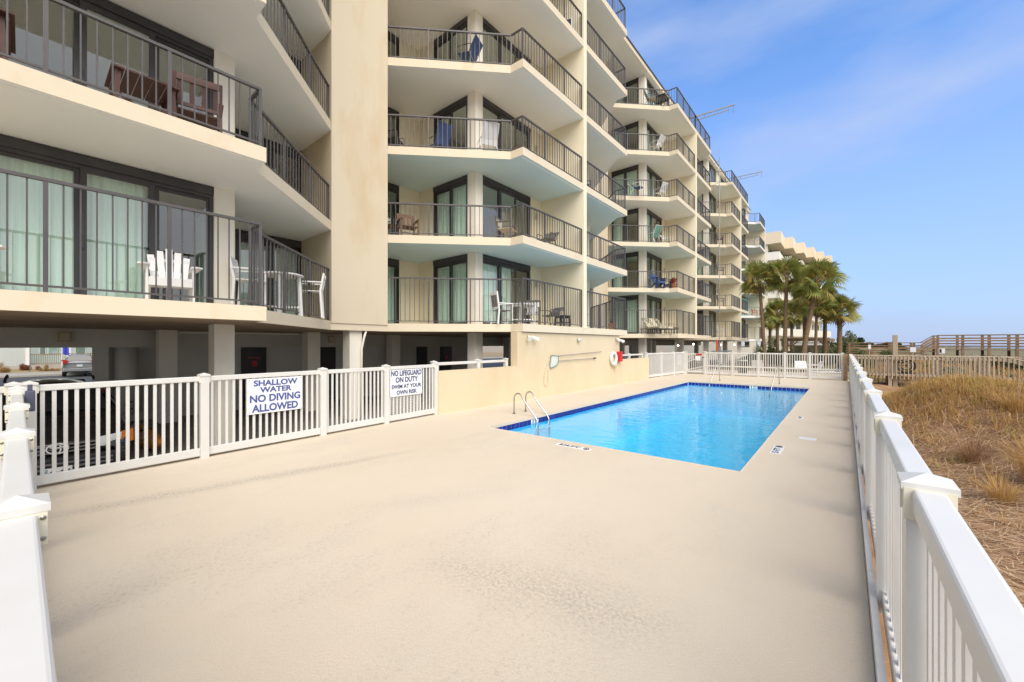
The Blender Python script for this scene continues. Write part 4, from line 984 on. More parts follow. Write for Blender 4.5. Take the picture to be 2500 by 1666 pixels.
for k, y, mt, lb in ((1, -4.3, W, 'white bar height chair on the lowest balcony of the third bay'), (2, -4.0, G, 'dark slatted chair on the second storey of the third bay'), (3, -4.2, G, 'dark slatted chair on the third storey of the third bay'), (4, -4.4, m_chair_b, 'brown slatted chair on the fourth storey of the third bay')):
    place('slatted_chair', slat_chair(mt, .55, 1.1, .55), -9.5, Y3+y, k, 20, lb, 'chair')
for k, lb in ((1, 'white high table on the lowest balcony of the white end bay'), (5, 'white high table on the fifth storey of the white end bay')):
    place('round_table', table(W, 'round', .95, .8), -9.3, YW[4]-3.2, k, 0, lb, 'table')
place('slatted_chair', slat_chair(m_red, .5, 1.0, .55), -9.3, YW[4]-2.6, 2, 0, 'red chair on the second storey of the white end bay', 'chair')
# ================================================================= DUNE TERRAIN
def hgt(x, y):
    x = np.asarray(x, float); y = np.asarray(y, float)
    z = -.42 + .10*np.sin(x*.7+y*.31) + .07*np.sin(x*1.7-y*.9)
    z += .92*np.exp(-((x-3.6)/2.6)**2 - ((y-17.0)/4.2)**2)
    z += .50*np.exp(-((x-1.7)/1.3)**2 - ((y-16.2)/2.6)**2)
    z += .55*np.exp(-((x-7.5)/3)**2 - ((y-13)/5)**2)
    z += .35*np.clip((y-24)/8, 0, 1) + .9*np.clip((y-36)/14, 0, 1) + .25*np.sin(x*.25+1.1)*np.clip((y-30)/10, 0, 1)
    z -= 2.4*np.clip((x-30)/50, 0, 1)
    z = np.where((x < .5) & (y < 28.3), np.minimum(z, -.35), z)
    return z
def terrain(name, x0, x1, y0, y1, step, mat):
    nx = int((x1-x0)/step)+1; ny = int((y1-y0)/step)+1
    X, Y = np.meshgrid(np.linspace(x0, x1, nx), np.linspace(y0, y1, ny), indexing='ij'); Z = hgt(X, Y)
    V = np.stack([X, Y, Z], -1).reshape(-1, 3); I = np.arange(nx*ny).reshape(nx, ny)
    F = np.stack([I[:-1,:-1], I[1:,:-1], I[1:,1:], I[:-1,1:]], -1).reshape(-1, 4)
    me = tri_mesh(name, V, F, mat); me.polygons.foreach_set('use_smooth', [True]*len(F))
    return tag(ob(name, me), kind='structure')
m_dune = M('dune_litter', (.42,.25,.13), .95, (.25,.15,.085), 1.6, None, .35, .65, bump=1.0, bs=25, fine=.35)
terrain('dune', .15, 12.15, -4, 31, .25, m_dune)
m_scrub = M('coastal_scrub', (.24,.19,.10), .95, (.15,.14,.07), 1.5, None, .35, .65, bump=1, bs=6, fine=.2)
terrain('far_dune', 12.15, 92.15, -4, 220, 4, m_scrub)
def north_ground():
    nx, ny = 60, 100
    X, Y = np.meshgrid(np.linspace(-8.7, 12.15, nx), np.linspace(28.12, 220, ny), indexing='ij'); Z = np.where(X < .6, np.minimum(hgt(X, Y), .0+.9*np.clip((Y-36)/20, 0, 1)), hgt(X, Y))
    V = np.stack([X, Y, Z-.02], -1).reshape(-1, 3); I = np.arange(nx*ny).reshape(nx, ny)
    F = np.stack([I[:-1,:-1], I[1:,:-1], I[1:,1:], I[:-1,1:]], -1).reshape(-1, 4)
    return tag(ob('garden_ground', tri_mesh('garden_ground', V, F, m_scrub)), kind='structure')
north_ground()
sheet('second_deck', -8.7, .1, 28.12, 33.5, .02, M('second_deck_coating', (.52,.46,.38), .9, (.46,.40,.33), .7, fine=.06), .5)

# ---- dry grass: blades and straw litter
def blades(n, xr, yr, h, lean, wd, clump, dens=None, base=-.02, seed=1, curve=.5):
    g = np.random.default_rng(seed)
    nc = max(1, n//clump); cx = g.uniform(*xr, nc*3); cy = g.uniform(*yr, nc*3)
    if dens is not None:
        k = g.uniform(0, 1, nc*3) < dens(cx, cy); cx, cy = cx[k], cy[k]
    cx, cy = cx[:nc], cy[:nc]
    bx = np.repeat(cx, clump) + g.normal(0, .06, len(cx)*clump); by = np.repeat(cy, clump) + g.normal(0, .06, len(cx)*clump)
    bx = np.maximum(bx, .34); N = len(bx); bz = hgt(bx, by) + base
    a = g.uniform(0, 2*math.pi, N); ln = h*g.uniform(.45, 1.25, N); le = lean*g.uniform(.15, 1.2, N)
    dx, dy = np.cos(a)*le, np.sin(a)*le
    p0 = np.stack([bx, by, bz], 1); p1 = p0 + np.stack([dx*ln*.35, dy*ln*.35, ln*.6*np.sqrt(np.maximum(.05, 1-le*le*.5))], 1)
    p2 = p0 + np.stack([dx*ln, dy*ln, ln*np.maximum(.12, 1-curve*le)], 1)
    sd = np.stack([-np.sin(a), np.cos(a), np.zeros(N)], 1)*wd*g.uniform(.6, 1.3, N)[:, None]
    V = np.stack([p0-sd, p0+sd, p1-sd*.8, p1+sd*.8, p2], 1)
    V[:, :, 0] = np.maximum(V[:, :, 0], .285)
    V = V.reshape(-1, 3)
    o = np.arange(N)[:, None]*5; F = np.concatenate([o+[0,1,3], o+[0,3,2], o+[2,3,4]]).astype(np.int32)
    return V, F
def litter(n, xr, yr, ln, wd, seed, rise=.03):
    g = np.random.default_rng(seed); x = np.maximum(g.uniform(*xr, n), .3); y = g.uniform(*yr, n); a = g.normal(.2, .8, n); l = ln*g.uniform(.3, 1.3, n)
    x2, y2 = np.maximum(x+np.cos(a)*l, .29), y+np.sin(a)*l; z0 = hgt(x, y)+g.uniform(.0, rise, n); z1 = hgt(x2, y2)+g.uniform(.0, rise*1.6, n)
    sx, sy = -np.sin(a)*wd, np.cos(a)*wd
    V = np.stack([np.stack([x-sx, y-sy, z0], 1), np.stack([x+sx, y+sy, z0], 1), np.stack([x2+sx, y2+sy, z1], 1), np.stack([x2-sx, y2-sy, z1], 1)], 1).reshape(-1, 3)
    F = (np.arange(n)[:, None]*4 + [0,1,2,3]).astype(np.int32); return V, F
m_gold = leafy('golden_grass', (.58,.37,.14), (.44,.26,.09), 9, .3, .7)
m_straw = leafy('pale_straw', (.62,.46,.29), (.36,.23,.13), 14, .15, .8)
m_brn = leafy('brown_straw', (.24,.13,.07), (.40,.24,.13), 11, .15, .8)
m_ggr = leafy('greenish_grass', (.34,.32,.08), (.52,.40,.12), 7, .3, .7)
mound = lambda x, y: np.clip((hgt(x, y)+.30)/.8, .10, 1)
def stuff(name, VF, mat): return tag(ob(name, tri_mesh(name, VF[0], VF[1], mat)), kind='stuff', label={'dune_grass':'golden dry grass covering the dune mound'}.get(name))
stuff('dune_grass', blades(42000, (.5, 9), (9.5, 23), .40, 1.6, .0045, 16, mound, seed=3), m_gold)
stuff('green_dune_grass', blades(9000, (.6, 9), (11, 21), .34, 1.1, .004, 14, mound, seed=4), m_ggr)
stuff('sparse_grass', blades(5000, (.9, 8), (2.5, 11), .30, 1.0, .003, 22, lambda x, y: np.clip((x-1.0)*.28, .02, 1), seed=5), m_gold)
stuff('field_grass', blades(9000, (.6, 14), (30, 44), .7, .6, .012, 12, seed=6), m_gold)
stuff('fallen_stems', litter(5000, (.3, 9), (.6, 20), .55, .005, 12, .10), m_straw)
stuff('straw_litter', litter(48000, (.3, 9), (.6, 22), .24, .0042, 8, .05), m_straw)
stuff('brown_litter', litter(34000, (.3, 9), (.6, 22), .20, .0045, 9, .04), m_brn)
# separate tufts
def tuft(x, y, n, h, lean, label, mat=m_gold, sx=.12, curve=.55, stalks=0):
    g = np.random.default_rng(int(x*100+y*10)); z = float(hgt(x, y)); N = n
    a = g.uniform(0, 6.28, N); ln = h*g.uniform(.5, 1.15, N); le = lean*g.uniform(.1, 1.1, N); r0 = g.uniform(0, sx, N)
    p0 = np.stack([np.cos(a)*r0, np.sin(a)*r0, np.zeros(N)-.03], 1); d = np.stack([np.cos(a)*le, np.sin(a)*le], 1)
    pts = []
    for t in (0, .4, .75, 1.0):
        pts.append(p0 + np.concatenate([d*(ln*t**1.5)[:, None], (ln*(t - curve*le*t*t*.8))[:, None]], 1))
    sd = np.stack([-np.sin(a), np.cos(a), 0*a], 1)*.0035; V = np.stack([pts[0]-sd, pts[0]+sd, pts[1]-sd, pts[1]+sd, pts[2]-sd*.7, pts[2]+sd*.7, pts[3]], 1).reshape(-1, 3)
    o = np.arange(N)[:, None]*7; F = np.concatenate([o+[0,1,3], o+[0,3,2], o+[2,3,5], o+[2,5,4], o+[4,5,6]])
    r = empty('grass_tuft', (x, y, z), label=label, cat='grass tuft')
    ob('blades', tri_mesh('blades', V, F, mat), r)
    for i in range(stalks):
        aa = g.uniform(-.4, .9); l = g.uniform(.9, 1.35); le_ = g.uniform(.1, .45)
        MB().tube([(0,0,0), (math.cos(aa)*le_*.3*l, math.sin(aa)*le_*.3*l, l*.6), (math.cos(aa)*le_*l, math.sin(aa)*le_*l, l)], .005, 5, r1=.002).build('stalk', m_straw, r)
tuft(2.45, 10.4, 620, 1.0, .75, 'big golden grass tuft with tall upright stalks on the bare part of the dune', stalks=7, sx=.22)
tuft(1.75, 9.1, 260, .5, 1.0, 'low spreading dry grass tuft near the white fence', stalks=0)
tuft(3.9, 12.0, 300, .7, .8, 'golden grass tuft with a few stalks at the foot of the mound', stalks=4, sx=.2)
tuft(1.9, 11.8, 260, .6, .7, 'brownish grass tuft on the fence side slope of the mound', m_brn, stalks=1, sx=.2)
tuft(3.0, 14.6, 300, .6, .7, 'pale grass tuft with very long stalks near the crest of the mound', stalks=5, sx=.25)

# ================================================================= BOARDWALKS
def walkway():
    r = empty('boardwalk', (.3, 28.6, -.3), label='weathered grey low boardwalk with picket rails crossing behind the dune mound', cat='boardwalk')
    o = np.array((.3, 28.6, -.3)); L_ = lambda *p: tuple(np.array(p)-o)
    x0, x1 = .25, 5.9
    for yy, tp in ((28.55, 1.36), (30.1, 1.34)):
        ob('top_rail', MB().box(x0, x1, yy-.07, yy+.07, tp-.04, tp).mesh('top_rail', m_wood), r, tuple(-o))
        ob('side_rail', MB().box(x0, x1, yy-.055, yy-.02, tp-.22, tp-.10).mesh('side_rail', m_wood), r, tuple(-o))
        ob('lower_rail', MB().box(x0, x1, yy-.055, yy-.02, .30, .42).mesh('lower_rail', m_wood), r, tuple(-o))
        bm = MB().box(-.018, .018, -.02, .02, 0, tp-.04-.15).mesh('baluster', m_wood)
        n = int((x1-x0)/.148)
        for i in range(n): ob('baluster', bm, r, L_(x0+.1+i*.148, yy-.08, .15), random.uniform(-.05, .05))
        pm = MB().box(-.07, .07, -.06, .06, 0, tp-.05+.4).mesh('post', m_wood)
        for xx in (.45, 1.75, 3.55, 5.1): ob('post', pm, r, L_(xx, yy+.06, -.4))
    pmb = MB().box(0, .13, 0, 1.5, 0, .035).mesh('plank', m_wood)
    for i in range(41): ob('plank', pmb, r, L_(x0+i*.138, 28.58, .30))
    # ramp down to the sea side
    for yy in (28.55, 30.1):
        ob('ramp_rail', MB().beam((5.9, yy, 1.34), (7.6, yy, .72), .12, .05).beam((5.9, yy, 1.15), (7.6, yy, .53), .04, .1).mesh('ramp_rail', m_wood), r, tuple(-o))
        for i in range(10):
            xx = 5.98+i*.16; zt = 1.31-(xx-5.9)*.365
            ob('baluster', MB().box(xx-.018, xx+.018, yy-.08, yy-.04, zt-1.1, zt).mesh('baluster', m_wood), r, tuple(-o))
walkway()
tag(bevel(MB().box(1.86, 2.05, 28.75, 28.94, -.4, 2.40).build('timber_post', m_wood), .012), 'tall square timber post rising above the low boardwalk', 'post')
# dark hose reel like wheel leaning behind the rails
sp = empty('cable_reel', (2.42, 29.5, .80), label='round black hose reel standing behind the boardwalk pickets', cat='reel')
MB().tube([(.34*math.cos(a), 0, .34*math.sin(a)) for a in np.linspace(0, 6.2832, 29)], .045, 8, cap=False).build('outer_rim', m_black, sp, smooth=True)
MB().tube([(.22*math.cos(a), 0, .22*math.sin(a)) for a in np.linspace(0, 6.2832, 25)], .03, 8, cap=False).build('inner_rim', m_black, sp, smooth=True)
mb = MB()
for i in range(6):
    a = i*math.pi/3; mb.beam((0,0,0), (.34*math.cos(a), 0, .34*math.sin(a)), .03, .03)
mb.build('spokes', m_black, sp); MB().box(-.3, .3, -.12, .12, -.47, -.36).build('reel_stand', m_black, sp)
def high_walk():
    r = empty('boardwalk', (.3, 42, .2), label='raised brown boardwalk stepping up towards the sea with horizontal rails', cat='boardwalk'); o = np.array((.3, 42, .2))
    P = [(.0, 2.05), (4.35, 2.05), (5.05, 2.58), (16, 2.58)]
    for yy in (42.0, 43.8):
        for (xa, za), (xb, zb_) in zip(P[:-1], P[1:]):
            mb = MB().beam((xa, yy, za), (xb, yy, zb_), .14, .05); ob('top_rail', mb.mesh('top_rail', m_wood_d), r, tuple(-o))
            for dz in (.22, .40, .60, .78): ob('rail', MB().beam((xa, yy-.05, za-dz), (xb, yy-.05, zb_-dz), .035, .09).mesh('rail', m_wood_d), r, tuple(-o))
        for xx in np.arange(.2, 16, 1.22):
            zt = np.interp(xx, [p[0] for p in P], [p[1] for p in P])
            ob('post', MB().box(xx-.065, xx+.065, yy-.05, yy+.08, -.3, zt+.0).mesh('post', m_wood_d), r, tuple(-o))
    for (xa, za), (xb, zb_) in zip(P[:-1], P[1:]):
        n = max(1, int((xb-xa)/.3))
        for i in range(n):
            t = (i+.5)/n; xx = xa+(xb-xa)*t; zz = za+(zb_-za)*t-1.02
            ob('plank', MB().box(xx-.14, xx+.14, 42.05, 43.75, zz-.04, zz).mesh('plank', m_wood_d), r, tuple(-o))
high_walk()
def little_sign(x, y, z, w_, h_, dark, label):
    r = empty('marker_sign', (x, y, float(hgt(x, y))-.1), label=label, cat='sign'); zz = z-r.location.z
    MB().beam((0,0,0),(0,0,zz), .05, .04).build('stake', m_wood, r); MB().box(-w_/2, w_/2, -.035, -.022, zz-h_/2, zz+h_/2).build('sign_board', m_signw, r)
    if dark: MB().box(-w_/2+.02, w_/2-.12, -.04, -.035, zz-h_/2+.03, zz+h_/2-.03).build('sign_picture', m_black, r)
little_sign(3.85, 30.6, 1.58, .22, .26, True, 'small white and black notice on a stake above the boardwalk rail')
little_sign(2.95, 32.5, 1.62, .24, .28, False, 'plain pale notice on a stake behind the boardwalk')
little_sign(1.2, 36.0, 1.75, .14, .30, False, 'narrow white marker on a stake before the raised boardwalk')

# ================================================================= PLANTS
def frond_mesh(seed, nf, rad, droop, upbias=0.0):
    g = np.random.default_rng(seed); V = []; F = []; V2 = []; F2 = []
    for i in range(nf):
        az = i*2.39996 + g.uniform(-.3, .3); el = g.uniform(-.75, 1.25) if i > nf*.25 else g.uniform(.7, 1.45)
        st = rad*g.uniform(.38, .66); d = np.array((math.cos(az)*math.cos(el), math.sin(az)*math.cos(el), math.sin(el)))
        tip = d*st + np.array((0, 0, -.10*st)); side = np.array((-math.sin(az), math.cos(az), 0)); up = np.cross(d, side)
        ro = g.uniform(-1.25, 1.25); side, up = side*math.cos(ro)+up*math.sin(ro), up*math.cos(ro)-side*math.sin(ro)
        # stem
        o = len(V); sw = side*.014
        V += [d*.1-sw, d*.1+sw, tip+sw*.6, tip-sw*.6]; F += [(o, o+1, o+2), (o, o+2, o+3)]
        fl = rad*g.uniform(.42, .60); nl = 17
        for j in range(nl):
            u = (j/(nl-1)-.5)*2; an = u*1.9
            ld = d*math.cos(an)+side*math.sin(an); ln = fl*(1-.28*abs(u))*g.uniform(.85, 1.1)
            fold = up*(-.25*abs(u)+.10)
            mid = tip + (ld+fold*.6)*ln*.55; mid = mid + np.array((0, 0, -.06*ln)); end = tip + (ld+fold)*ln + np.array((0, 0, -droop*ln*g.uniform(.5, 1.2)))
            pw = np.cross(ld, up); pw = pw/np.linalg.norm(pw)*.044*rad/1.7
            o = len(V); V += [tip, mid-pw, mid+pw, end]; F += [(o, o+1, o+2), (o+1, o+3, o+2)]
    return np.array(V), np.array(F)
m_palm = leafy('palm_leaf', (.12,.17,.035), (.33,.32,.09), 1.6, .25, .45)
m_palm_y = leafy('palm_leaf_dry', (.50,.37,.13), (.40,.34,.10), 2.2, .25, .5)
m_trunk = M('palm_trunk', (.24,.165,.10), .95, (.15,.10,.06), 6, (1,1,3), .3, .7, bump=1.0, bs=18, bstretch=(1,1,2.5))
m_boot = M('palm_boots', (.20,.13,.07), .95, (.30,.21,.12), 8)
FR = [tri_mesh('fronds', *frond_mesh(s_, 42, 1.95, .34), m_palm) for s_ in (1, 2, 3)]
FRY = [tri_mesh('old_fronds', *frond_mesh(10+s_, 13, 1.6, .6), m_palm_y) for s_ in (1, 2, 3)]
def palm(x, y, h, lean, r_, label, sc=1.0, boots=1.2):
    z = 0.0 if y < 60 else float(hgt(x, y)); z = float(min(hgt(x, y), .9*max(0, min(1, (y-36)/20)))) - .1
    p = empty('palm_tree', (x, y, z), label=label, cat='palm', group='palms beyond the far fence')
    hh = h - z; pts = [(lean[0]*t**1.4, lean[1]*t**1.4, hh*t) for t in np.linspace(0, 1, 9)]
    rad = [r_*.85*(1.2-.3*t) for t in np.linspace(0, 1, 9)]
    MB().tube(pts, rad, 12).build('trunk', m_trunk, p, smooth=True)
    mb = MB(); n = int(26*boots)
    top = np.array(pts[-1])
    for i in range(n):
        t = 1 - .24*boots*i/n*(3.0/hh); a = i*2.4; c = np.array((lean[0]*t**1.4, lean[1]*t**1.4, hh*t)); d = np.array((math.cos(a), math.sin(a), .9))
        q0 = c + d*(r_*.8); mb.beam(q0, q0 + d*np.array((.20, .20, .26))*random.uniform(.7, 1.2), .07, .03, wd2=.02, h2=.015)
    mb.build('leaf_boots', m_boot, p)
    i = random.randrange(3); a = ob('fronds', FR[i], p, tuple(top+(0,0,.12)), random.uniform(0, 6)); a.scale = (sc,)*3
    b_ = ob('old_fronds', FRY[i], p, tuple(top-(0,0,.05)), random.uniform(0, 6)); b_.scale = (sc,)*3
    b2 = ob('old_fronds', FRY[(i+1) % 3], p, tuple(top+(0,0,.15)), random.uniform(0, 6)); b2.scale = (sc,)*3
def px(xs, t): cx = (xs-1250)/986.75; return (cx*.7706-.6373)*t, (cx*.6373+.7706)*t
def zz_(ys, t): return 1.9 + (842-ys)/986.75*t
for (xs, yb, t, r_, lx, sc, lab, bt) in (
    (1868, 684, 30.5, .13, -.40, .86, 'palm nearest the building with a slender leaning trunk', .8),
    (1915, 676, 30, .15, .15, .88, 'tall straight palm in front of the pergola corner post', .6),
    (1957, 690, 29, .17, .95, .92, 'stout palm with a trunk leaning strongly towards the sea', 1.2),
    (1966, 735, 33, .17, -.05, .75, 'palm standing directly behind the strongly leaning palm', 1.0),
    (1990, 745, 31, .11, .12, .72, 'thin trunked palm with a shaggy orange collar', 1.0),
    (2013, 752, 33, .16, .05, .75, 'short palm with rough old leaf bases down its trunk', 2.0),
    (2049, 760, 31, .18, .05, .78, 'outermost thick palm next to the green bushes', 2.0),
    (1898, 765, 40, .16, .0, .8, 'small palm behind the pergola near the white end bay', 2.2),
    (1933, 770, 40, .15, .0, .8, 'small palm growing under the taller crowns behind the pergola', 2.0),
    (1880, 785, 44, .16, .0, .75, 'low palm with hanging leaves behind the leaning slender palm', 1.5)):
    x, y = px(xs, t); palm(x, y, zz_(yb, t), (lx, 0), r_, lab, sc, bt)
def shrub_mesh(seed, n, leaf, aspect=1.0, spiky=False):
    g = np.random.default_rng(seed); C = g.normal(0, .42, (9, 3)); C[:, 2] = np.abs(C[:, 2])*aspect+.15
    idx = g.integers(0, 9, n); v = g.normal(0, 1, (n, 3)); v /= np.linalg.norm(v, axis=1)[:, None]
    c = C[idx] + v*(.34*g.uniform(.35, 1.1, n))[:, None]; c[:, 2] = np.maximum(c[:, 2], .02)
    a = g.normal(0, 1, (n, 3)) + v*.8; a /= np.linalg.norm(a, axis=1)[:, None]
    b = np.cross(a, g.normal(0, 1, (n, 3))); b /= np.linalg.norm(b, axis=1)[:, None]
    s_ = leaf*g.uniform(.6, 1.3, n)[:, None]; k = .16 if spiky else .45
    V = np.stack([c-a*s_, c-b*s_*k, c+a*s_*(2 if spiky else 1), c+b*s_*k], 1).reshape(-1, 3); F = (np.arange(n)[:, None]*4+[0,1,2,3]).astype(np.int32)
    return V, F
m_sh1 = leafy('shrub_green', (.06,.10,.025), (.15,.17,.05), 2.5); m_sh2 = leafy('shrub_grey_green', (.14,.17,.08), (.24,.25,.13), 2.5); m_sh3 = leafy('shrub_dark', (.025,.045,.015), (.05,.08,.025), 1.5)
SH = {}
def shrub(x, y, w_, h_, mat, label, cat='shrub', name='shrub', seed=1, spiky=False, leaf=.07, n=2600, z=None, group=None):
    k = (mat.name, seed, spiky, leaf)
    if k not in SH: SH[k] = tri_mesh('foliage', *shrub_mesh(seed, n, leaf, 1.0, spiky), mat)
    zz = (float(hgt(x, y)) if x > .5 else min(float(hgt(x, y)), .02)) if z is None else z
    r = empty(name, (x, y, zz-.02), random.uniform(0, 6), label, cat, group)
    f = ob('foliage', SH[k], r); f.scale = (w_, w_, h_)
    mb = MB()
    for i in range(4): mb.tube([(0,0,-.1), (random.uniform(-.3,.3)*w_, random.uniform(-.3,.3)*w_, h_*.6)], .025*w_, 5, r1=.01)
    mb.build('stem', m_trunk, r)
for i, (xs, t, w_, h_, mt, lab, sk_) in enumerate((
    (1845, 36, 1.2, 1.6, m_sh1, 'dark green bush behind the fence at the foot of the slender palm', False),
    (1885, 36, 1.6, 1.9, m_sh1, 'broad green bush between the slender palm and the pergola', False),
    (1905, 40, 1.5, 2.0, m_sh2, 'grey green bush under the pergola', True),
    (1945, 37, 1.2, 1.3, m_sh1, 'spiky low palmetto left of the leaning palm trunk', True),
    (1975, 36, 1.3, 1.5, m_sh1, 'spiky palmetto between two palm trunks', True),
    (2000, 35, 1.3, 1.6, m_sh1, 'spiky palmetto beside the thin trunked palm', True),
    (2030, 38, 1.5, 1.8, m_sh3, 'dark bush under the white shed roof', False),
    (2064, 34, 1.3, 2.3, m_sh2, 'tall grey green bush beside the outermost palm', False),
    (2078, 36, 1.2, 1.9, m_sh2, 'rounded grey green bush at the end of the raised boardwalk', False),
    (2070, 42, 1.6, 3.4, m_sh1, 'tall yellowish green bush behind the outermost palm', False))):
    x, y = px(xs, t); shrub(x, y, w_, h_, mt, lab, seed=i % 4, spiky=sk_)
for i, (x, y, w_, h_, mt, lab) in enumerate(((8.2, 40.5, 1.6, 1.0, m_sh3, 'dark evergreen bush in front of the raised boardwalk rail'), (5.8, 40.8, 1.4, .8, m_sh3, 'low dark bush at the top of the boardwalk ramp'),
    (2.2, 39.5, 1.2, .8, m_sh1, 'low green bush below the raised boardwalk'), (1.1, 38.0, 1.2, 1.0, m_sh1, 'green bush at the landward end of the raised boardwalk'),
    (4.3, 33.5, .8, .7, m_sh2, 'small grey green bush behind the notice stake'), (6.4, 34, 1.0, .8, m_sh2, 'small grey green bush on the sandy field'), (10.5, 41, 1.4, .8, m_sh2, 'pale bush far along the raised boardwalk'))):
    shrub(x, y, w_, h_, mt, lab, seed=i % 4)
for i in range(8):
    x, y = .9+i*1.15, 118+4*math.sin(i*1.3)
    shrub(x, y, 2.2, (2.9, 2.5, 2.0, 1.3, 1.7, 1.2, 1.6, 1.0)[i], m_sh3, 'dark trees on the far dune ridge', 'tree', 'ridge_tree', i % 3, leaf=.10, z=.9, group='far ridge trees')

# pergola and white shed behind the palms
pg = empty('pergola', (-2.6, 44, 0), label='low brown pergola roof on posts behind the palm trunks', cat='pergola')
xa, ya = px(1918, 36); xb, yb = px(2022, 36); o = np.array(pg.location)
zr = zz_(827, 36)
for (x, y) in ((xa, ya), (xb, yb), (xa-.2, ya+3), (xb-.2, yb+3)): ob('post', MB().box(x-.09, x+.09, y-.09, y+.09, -.2, zr-.1).mesh('post', m_wood_d), pg, tuple(-o))
for k in range(2):
    ob('beam', MB().beam((xa-.4, ya+3*k, zr-.1), (xb+.4, yb+3*k, zr-.1), .08, .2).mesh('beam', m_wood_d), pg, tuple(-o))
    for (x, y, s_) in ((xa, ya, 1), (xb, yb, -1)): ob('brace', MB().beam((x, y+3*k, zr-.9), (x+s_*.8*(xb-xa)/3.8, y+3*k+s_*.8*(yb-ya)/3.8, zr-.2), .08, .08).mesh('brace', m_wood_d), pg, tuple(-o))
for i in range(17):
    t = i/16; ob('rafter', MB().box(-.03, .03, -.5, 3.5, 0, .1).mesh('rafter', m_wood_d), pg, tuple(np.array((xa+(xb-xa)*t, ya+(yb-ya)*t, zr))-o))
shx, shy = px(2030, 41)
sh = empty('white_shed', (shx, shy, .1), label='small white shed with a flat roof behind the pergola', cat='shed')
MB().box(-3.6, .6, 0, 2.5, 1.75, 2.05).build('roof_fascia', m_white_slab, sh); MB().box(.35, .45, .05, .15, 0, 1.75).build('post', m_white_slab, sh); MB().box(-3.6, -.4, 1.6, 2.4, 0, 1.75).build('shed_wall', m_sh3 if False else m_gwall, sh)
MB().box(-3.7, .75, -.1, 2.6, 2.05, 2.13).build('roof', m_signw, sh)

# ================================================================= CHAIRS ON THE SECOND DECK
def plastic_chair(): return sling_chair(W, W, .85, .12)
for i, (x, y, a, lb) in enumerate(((-2.0, 29.2, -70, 'white plastic armchair behind the far fence next to the white lounger'), (-1.45, 29.9, 200, 'white plastic armchair facing the lounger behind the far fence'), (-4.3, 29.5, 90, 'white plastic armchair alone behind the middle of the far fence'))):
    place('plastic_chair', plastic_chair(), x, y, .022, a, lb, 'chair')
ch = empty('sun_lounger', (-.85, 29.0, .022), R(20), 'white slatted sun lounger with blue straps behind the far fence', 'lounger')
MB().beam((-.9,-.3,.34),(.9,-.3,.34),.05,.06).beam((-.9,.3,.34),(.9,.3,.34),.05,.06).build('frame', W, ch)
for i in range(9): MB().box(-.85+i*.14, -.75+i*.14, -.29, .29, .35, .375).build('slat', W, ch)
MB().beam((.42,0,.38),(.95,0,.78),.56,.03, up=(1,0,0)).build('backrest', m_dblue, ch)
for x in (-.8, .8):
    for y in (-.28, .28): MB().beam((x,y,0),(x,y,.34),.05,.05).build('leg', W, ch)
bnn = empty('waste_bin', (-5.05, 28.9, .022), label='dark round waste bin behind the far fence', cat='bin')
MB().lathe([(.24,0),(.28,.85),(.30,.86),(.30,.92),(.1,1.0)], 18).build('bin_body', m_black, bnn); MB().lathe([(.305,.86),(.305,.92)], 18).build('bin_rim', m_gwall, bnn)
# ================================================================= FAR STEPPED BUILDING
fb = empty('stepped_building', (-10, 88, 0), label='far cream apartment block with stepped peach rooflines behind the palms', cat='building'); fo = np.array(fb.location)
m_peach = M('peach_parapet', (.80,.69,.52), .85, (.77,.65,.47), .5); m_fcream = M('far_cream', (.82,.77,.64), .85, (.78,.72,.58), .4); m_fwhite = M('far_white', (.86,.83,.76), .85, (.82,.78,.70), .4)
def fpart(mb, name, mat, parent=None):
    if parent is None: return ob(name, mb.mesh(name, mat), fb, tuple(-fo))
    return ob(name, mb.mesh(name, mat), parent)
NF, FH = 6, 3.05
for u in range(6):
    xf, y0 = -8.25+1.15*u, 76.9+5.5*u; y1 = y0+5.46
    fpart(MB().box(-26, xf-1.6, y0, y1, 0, 18.6), 'wall', m_fcream)
    fpart(MB().box(-26.1, xf+.25, y0-.25, y1-.3, 18.15, 20.0), 'roof_parapet', m_peach)
    for k in range(NF):
        z = .6+k*FH - (0 if k else .6)
        fl = .6+k*FH
        if k: 
            fpart(MB().box(xf-1.6, xf, y0+.25, y1-.3, fl-.25, fl-.02), 'balcony_slab', m_fcream)
            bal = fpart(MB().box(xf-.12, xf, y0+.25, y1-.3, fl-.02, fl+1.0), 'balcony_parapet', m_fwhite)
            ob('parapet_return', MB().box(xf-4.2, xf-.12, y0+.02, y0+.14, fl-.3, fl+1.0).mesh('parapet_return', m_fwhite), bal)
        d = fpart(MB().box(xf-1.61, xf-1.55, y0+.8, y1-.9, fl, fl+2.15), 'window', m_frame)
        ob('pane', MB().box(xf-1.55, xf-1.53, y0+.95, y0+2.6, fl+.1, fl+2.05).box(xf-1.55, xf-1.53, y0+2.8, y1-1.05, fl+.1, fl+2.05).mesh('pane', m_glass), d)
        ob('curtain', MB().box(xf-1.549, xf-1.545, y0+1.0, y0+2.0, fl+.1, fl+2.05).mesh('curtain', m_curtain), d)
        for xw in (xf-3.1, xf-5.4):
            d = fpart(MB().box(xw, xw+1.25, y0-.05, y0+.02, fl+.95, fl+2.2), 'window', m_frame)
            ob('pane', MB().box(xw+.08, xw+.58, y0-.07, y0-.05, fl+1.03, fl+2.12).mesh('pane', m_signw), d); ob('pane', MB().box(xw+.66, xw+1.17, y0-.07, y0-.05, fl+1.03, fl+2.12).mesh('pane', m_glass), d)
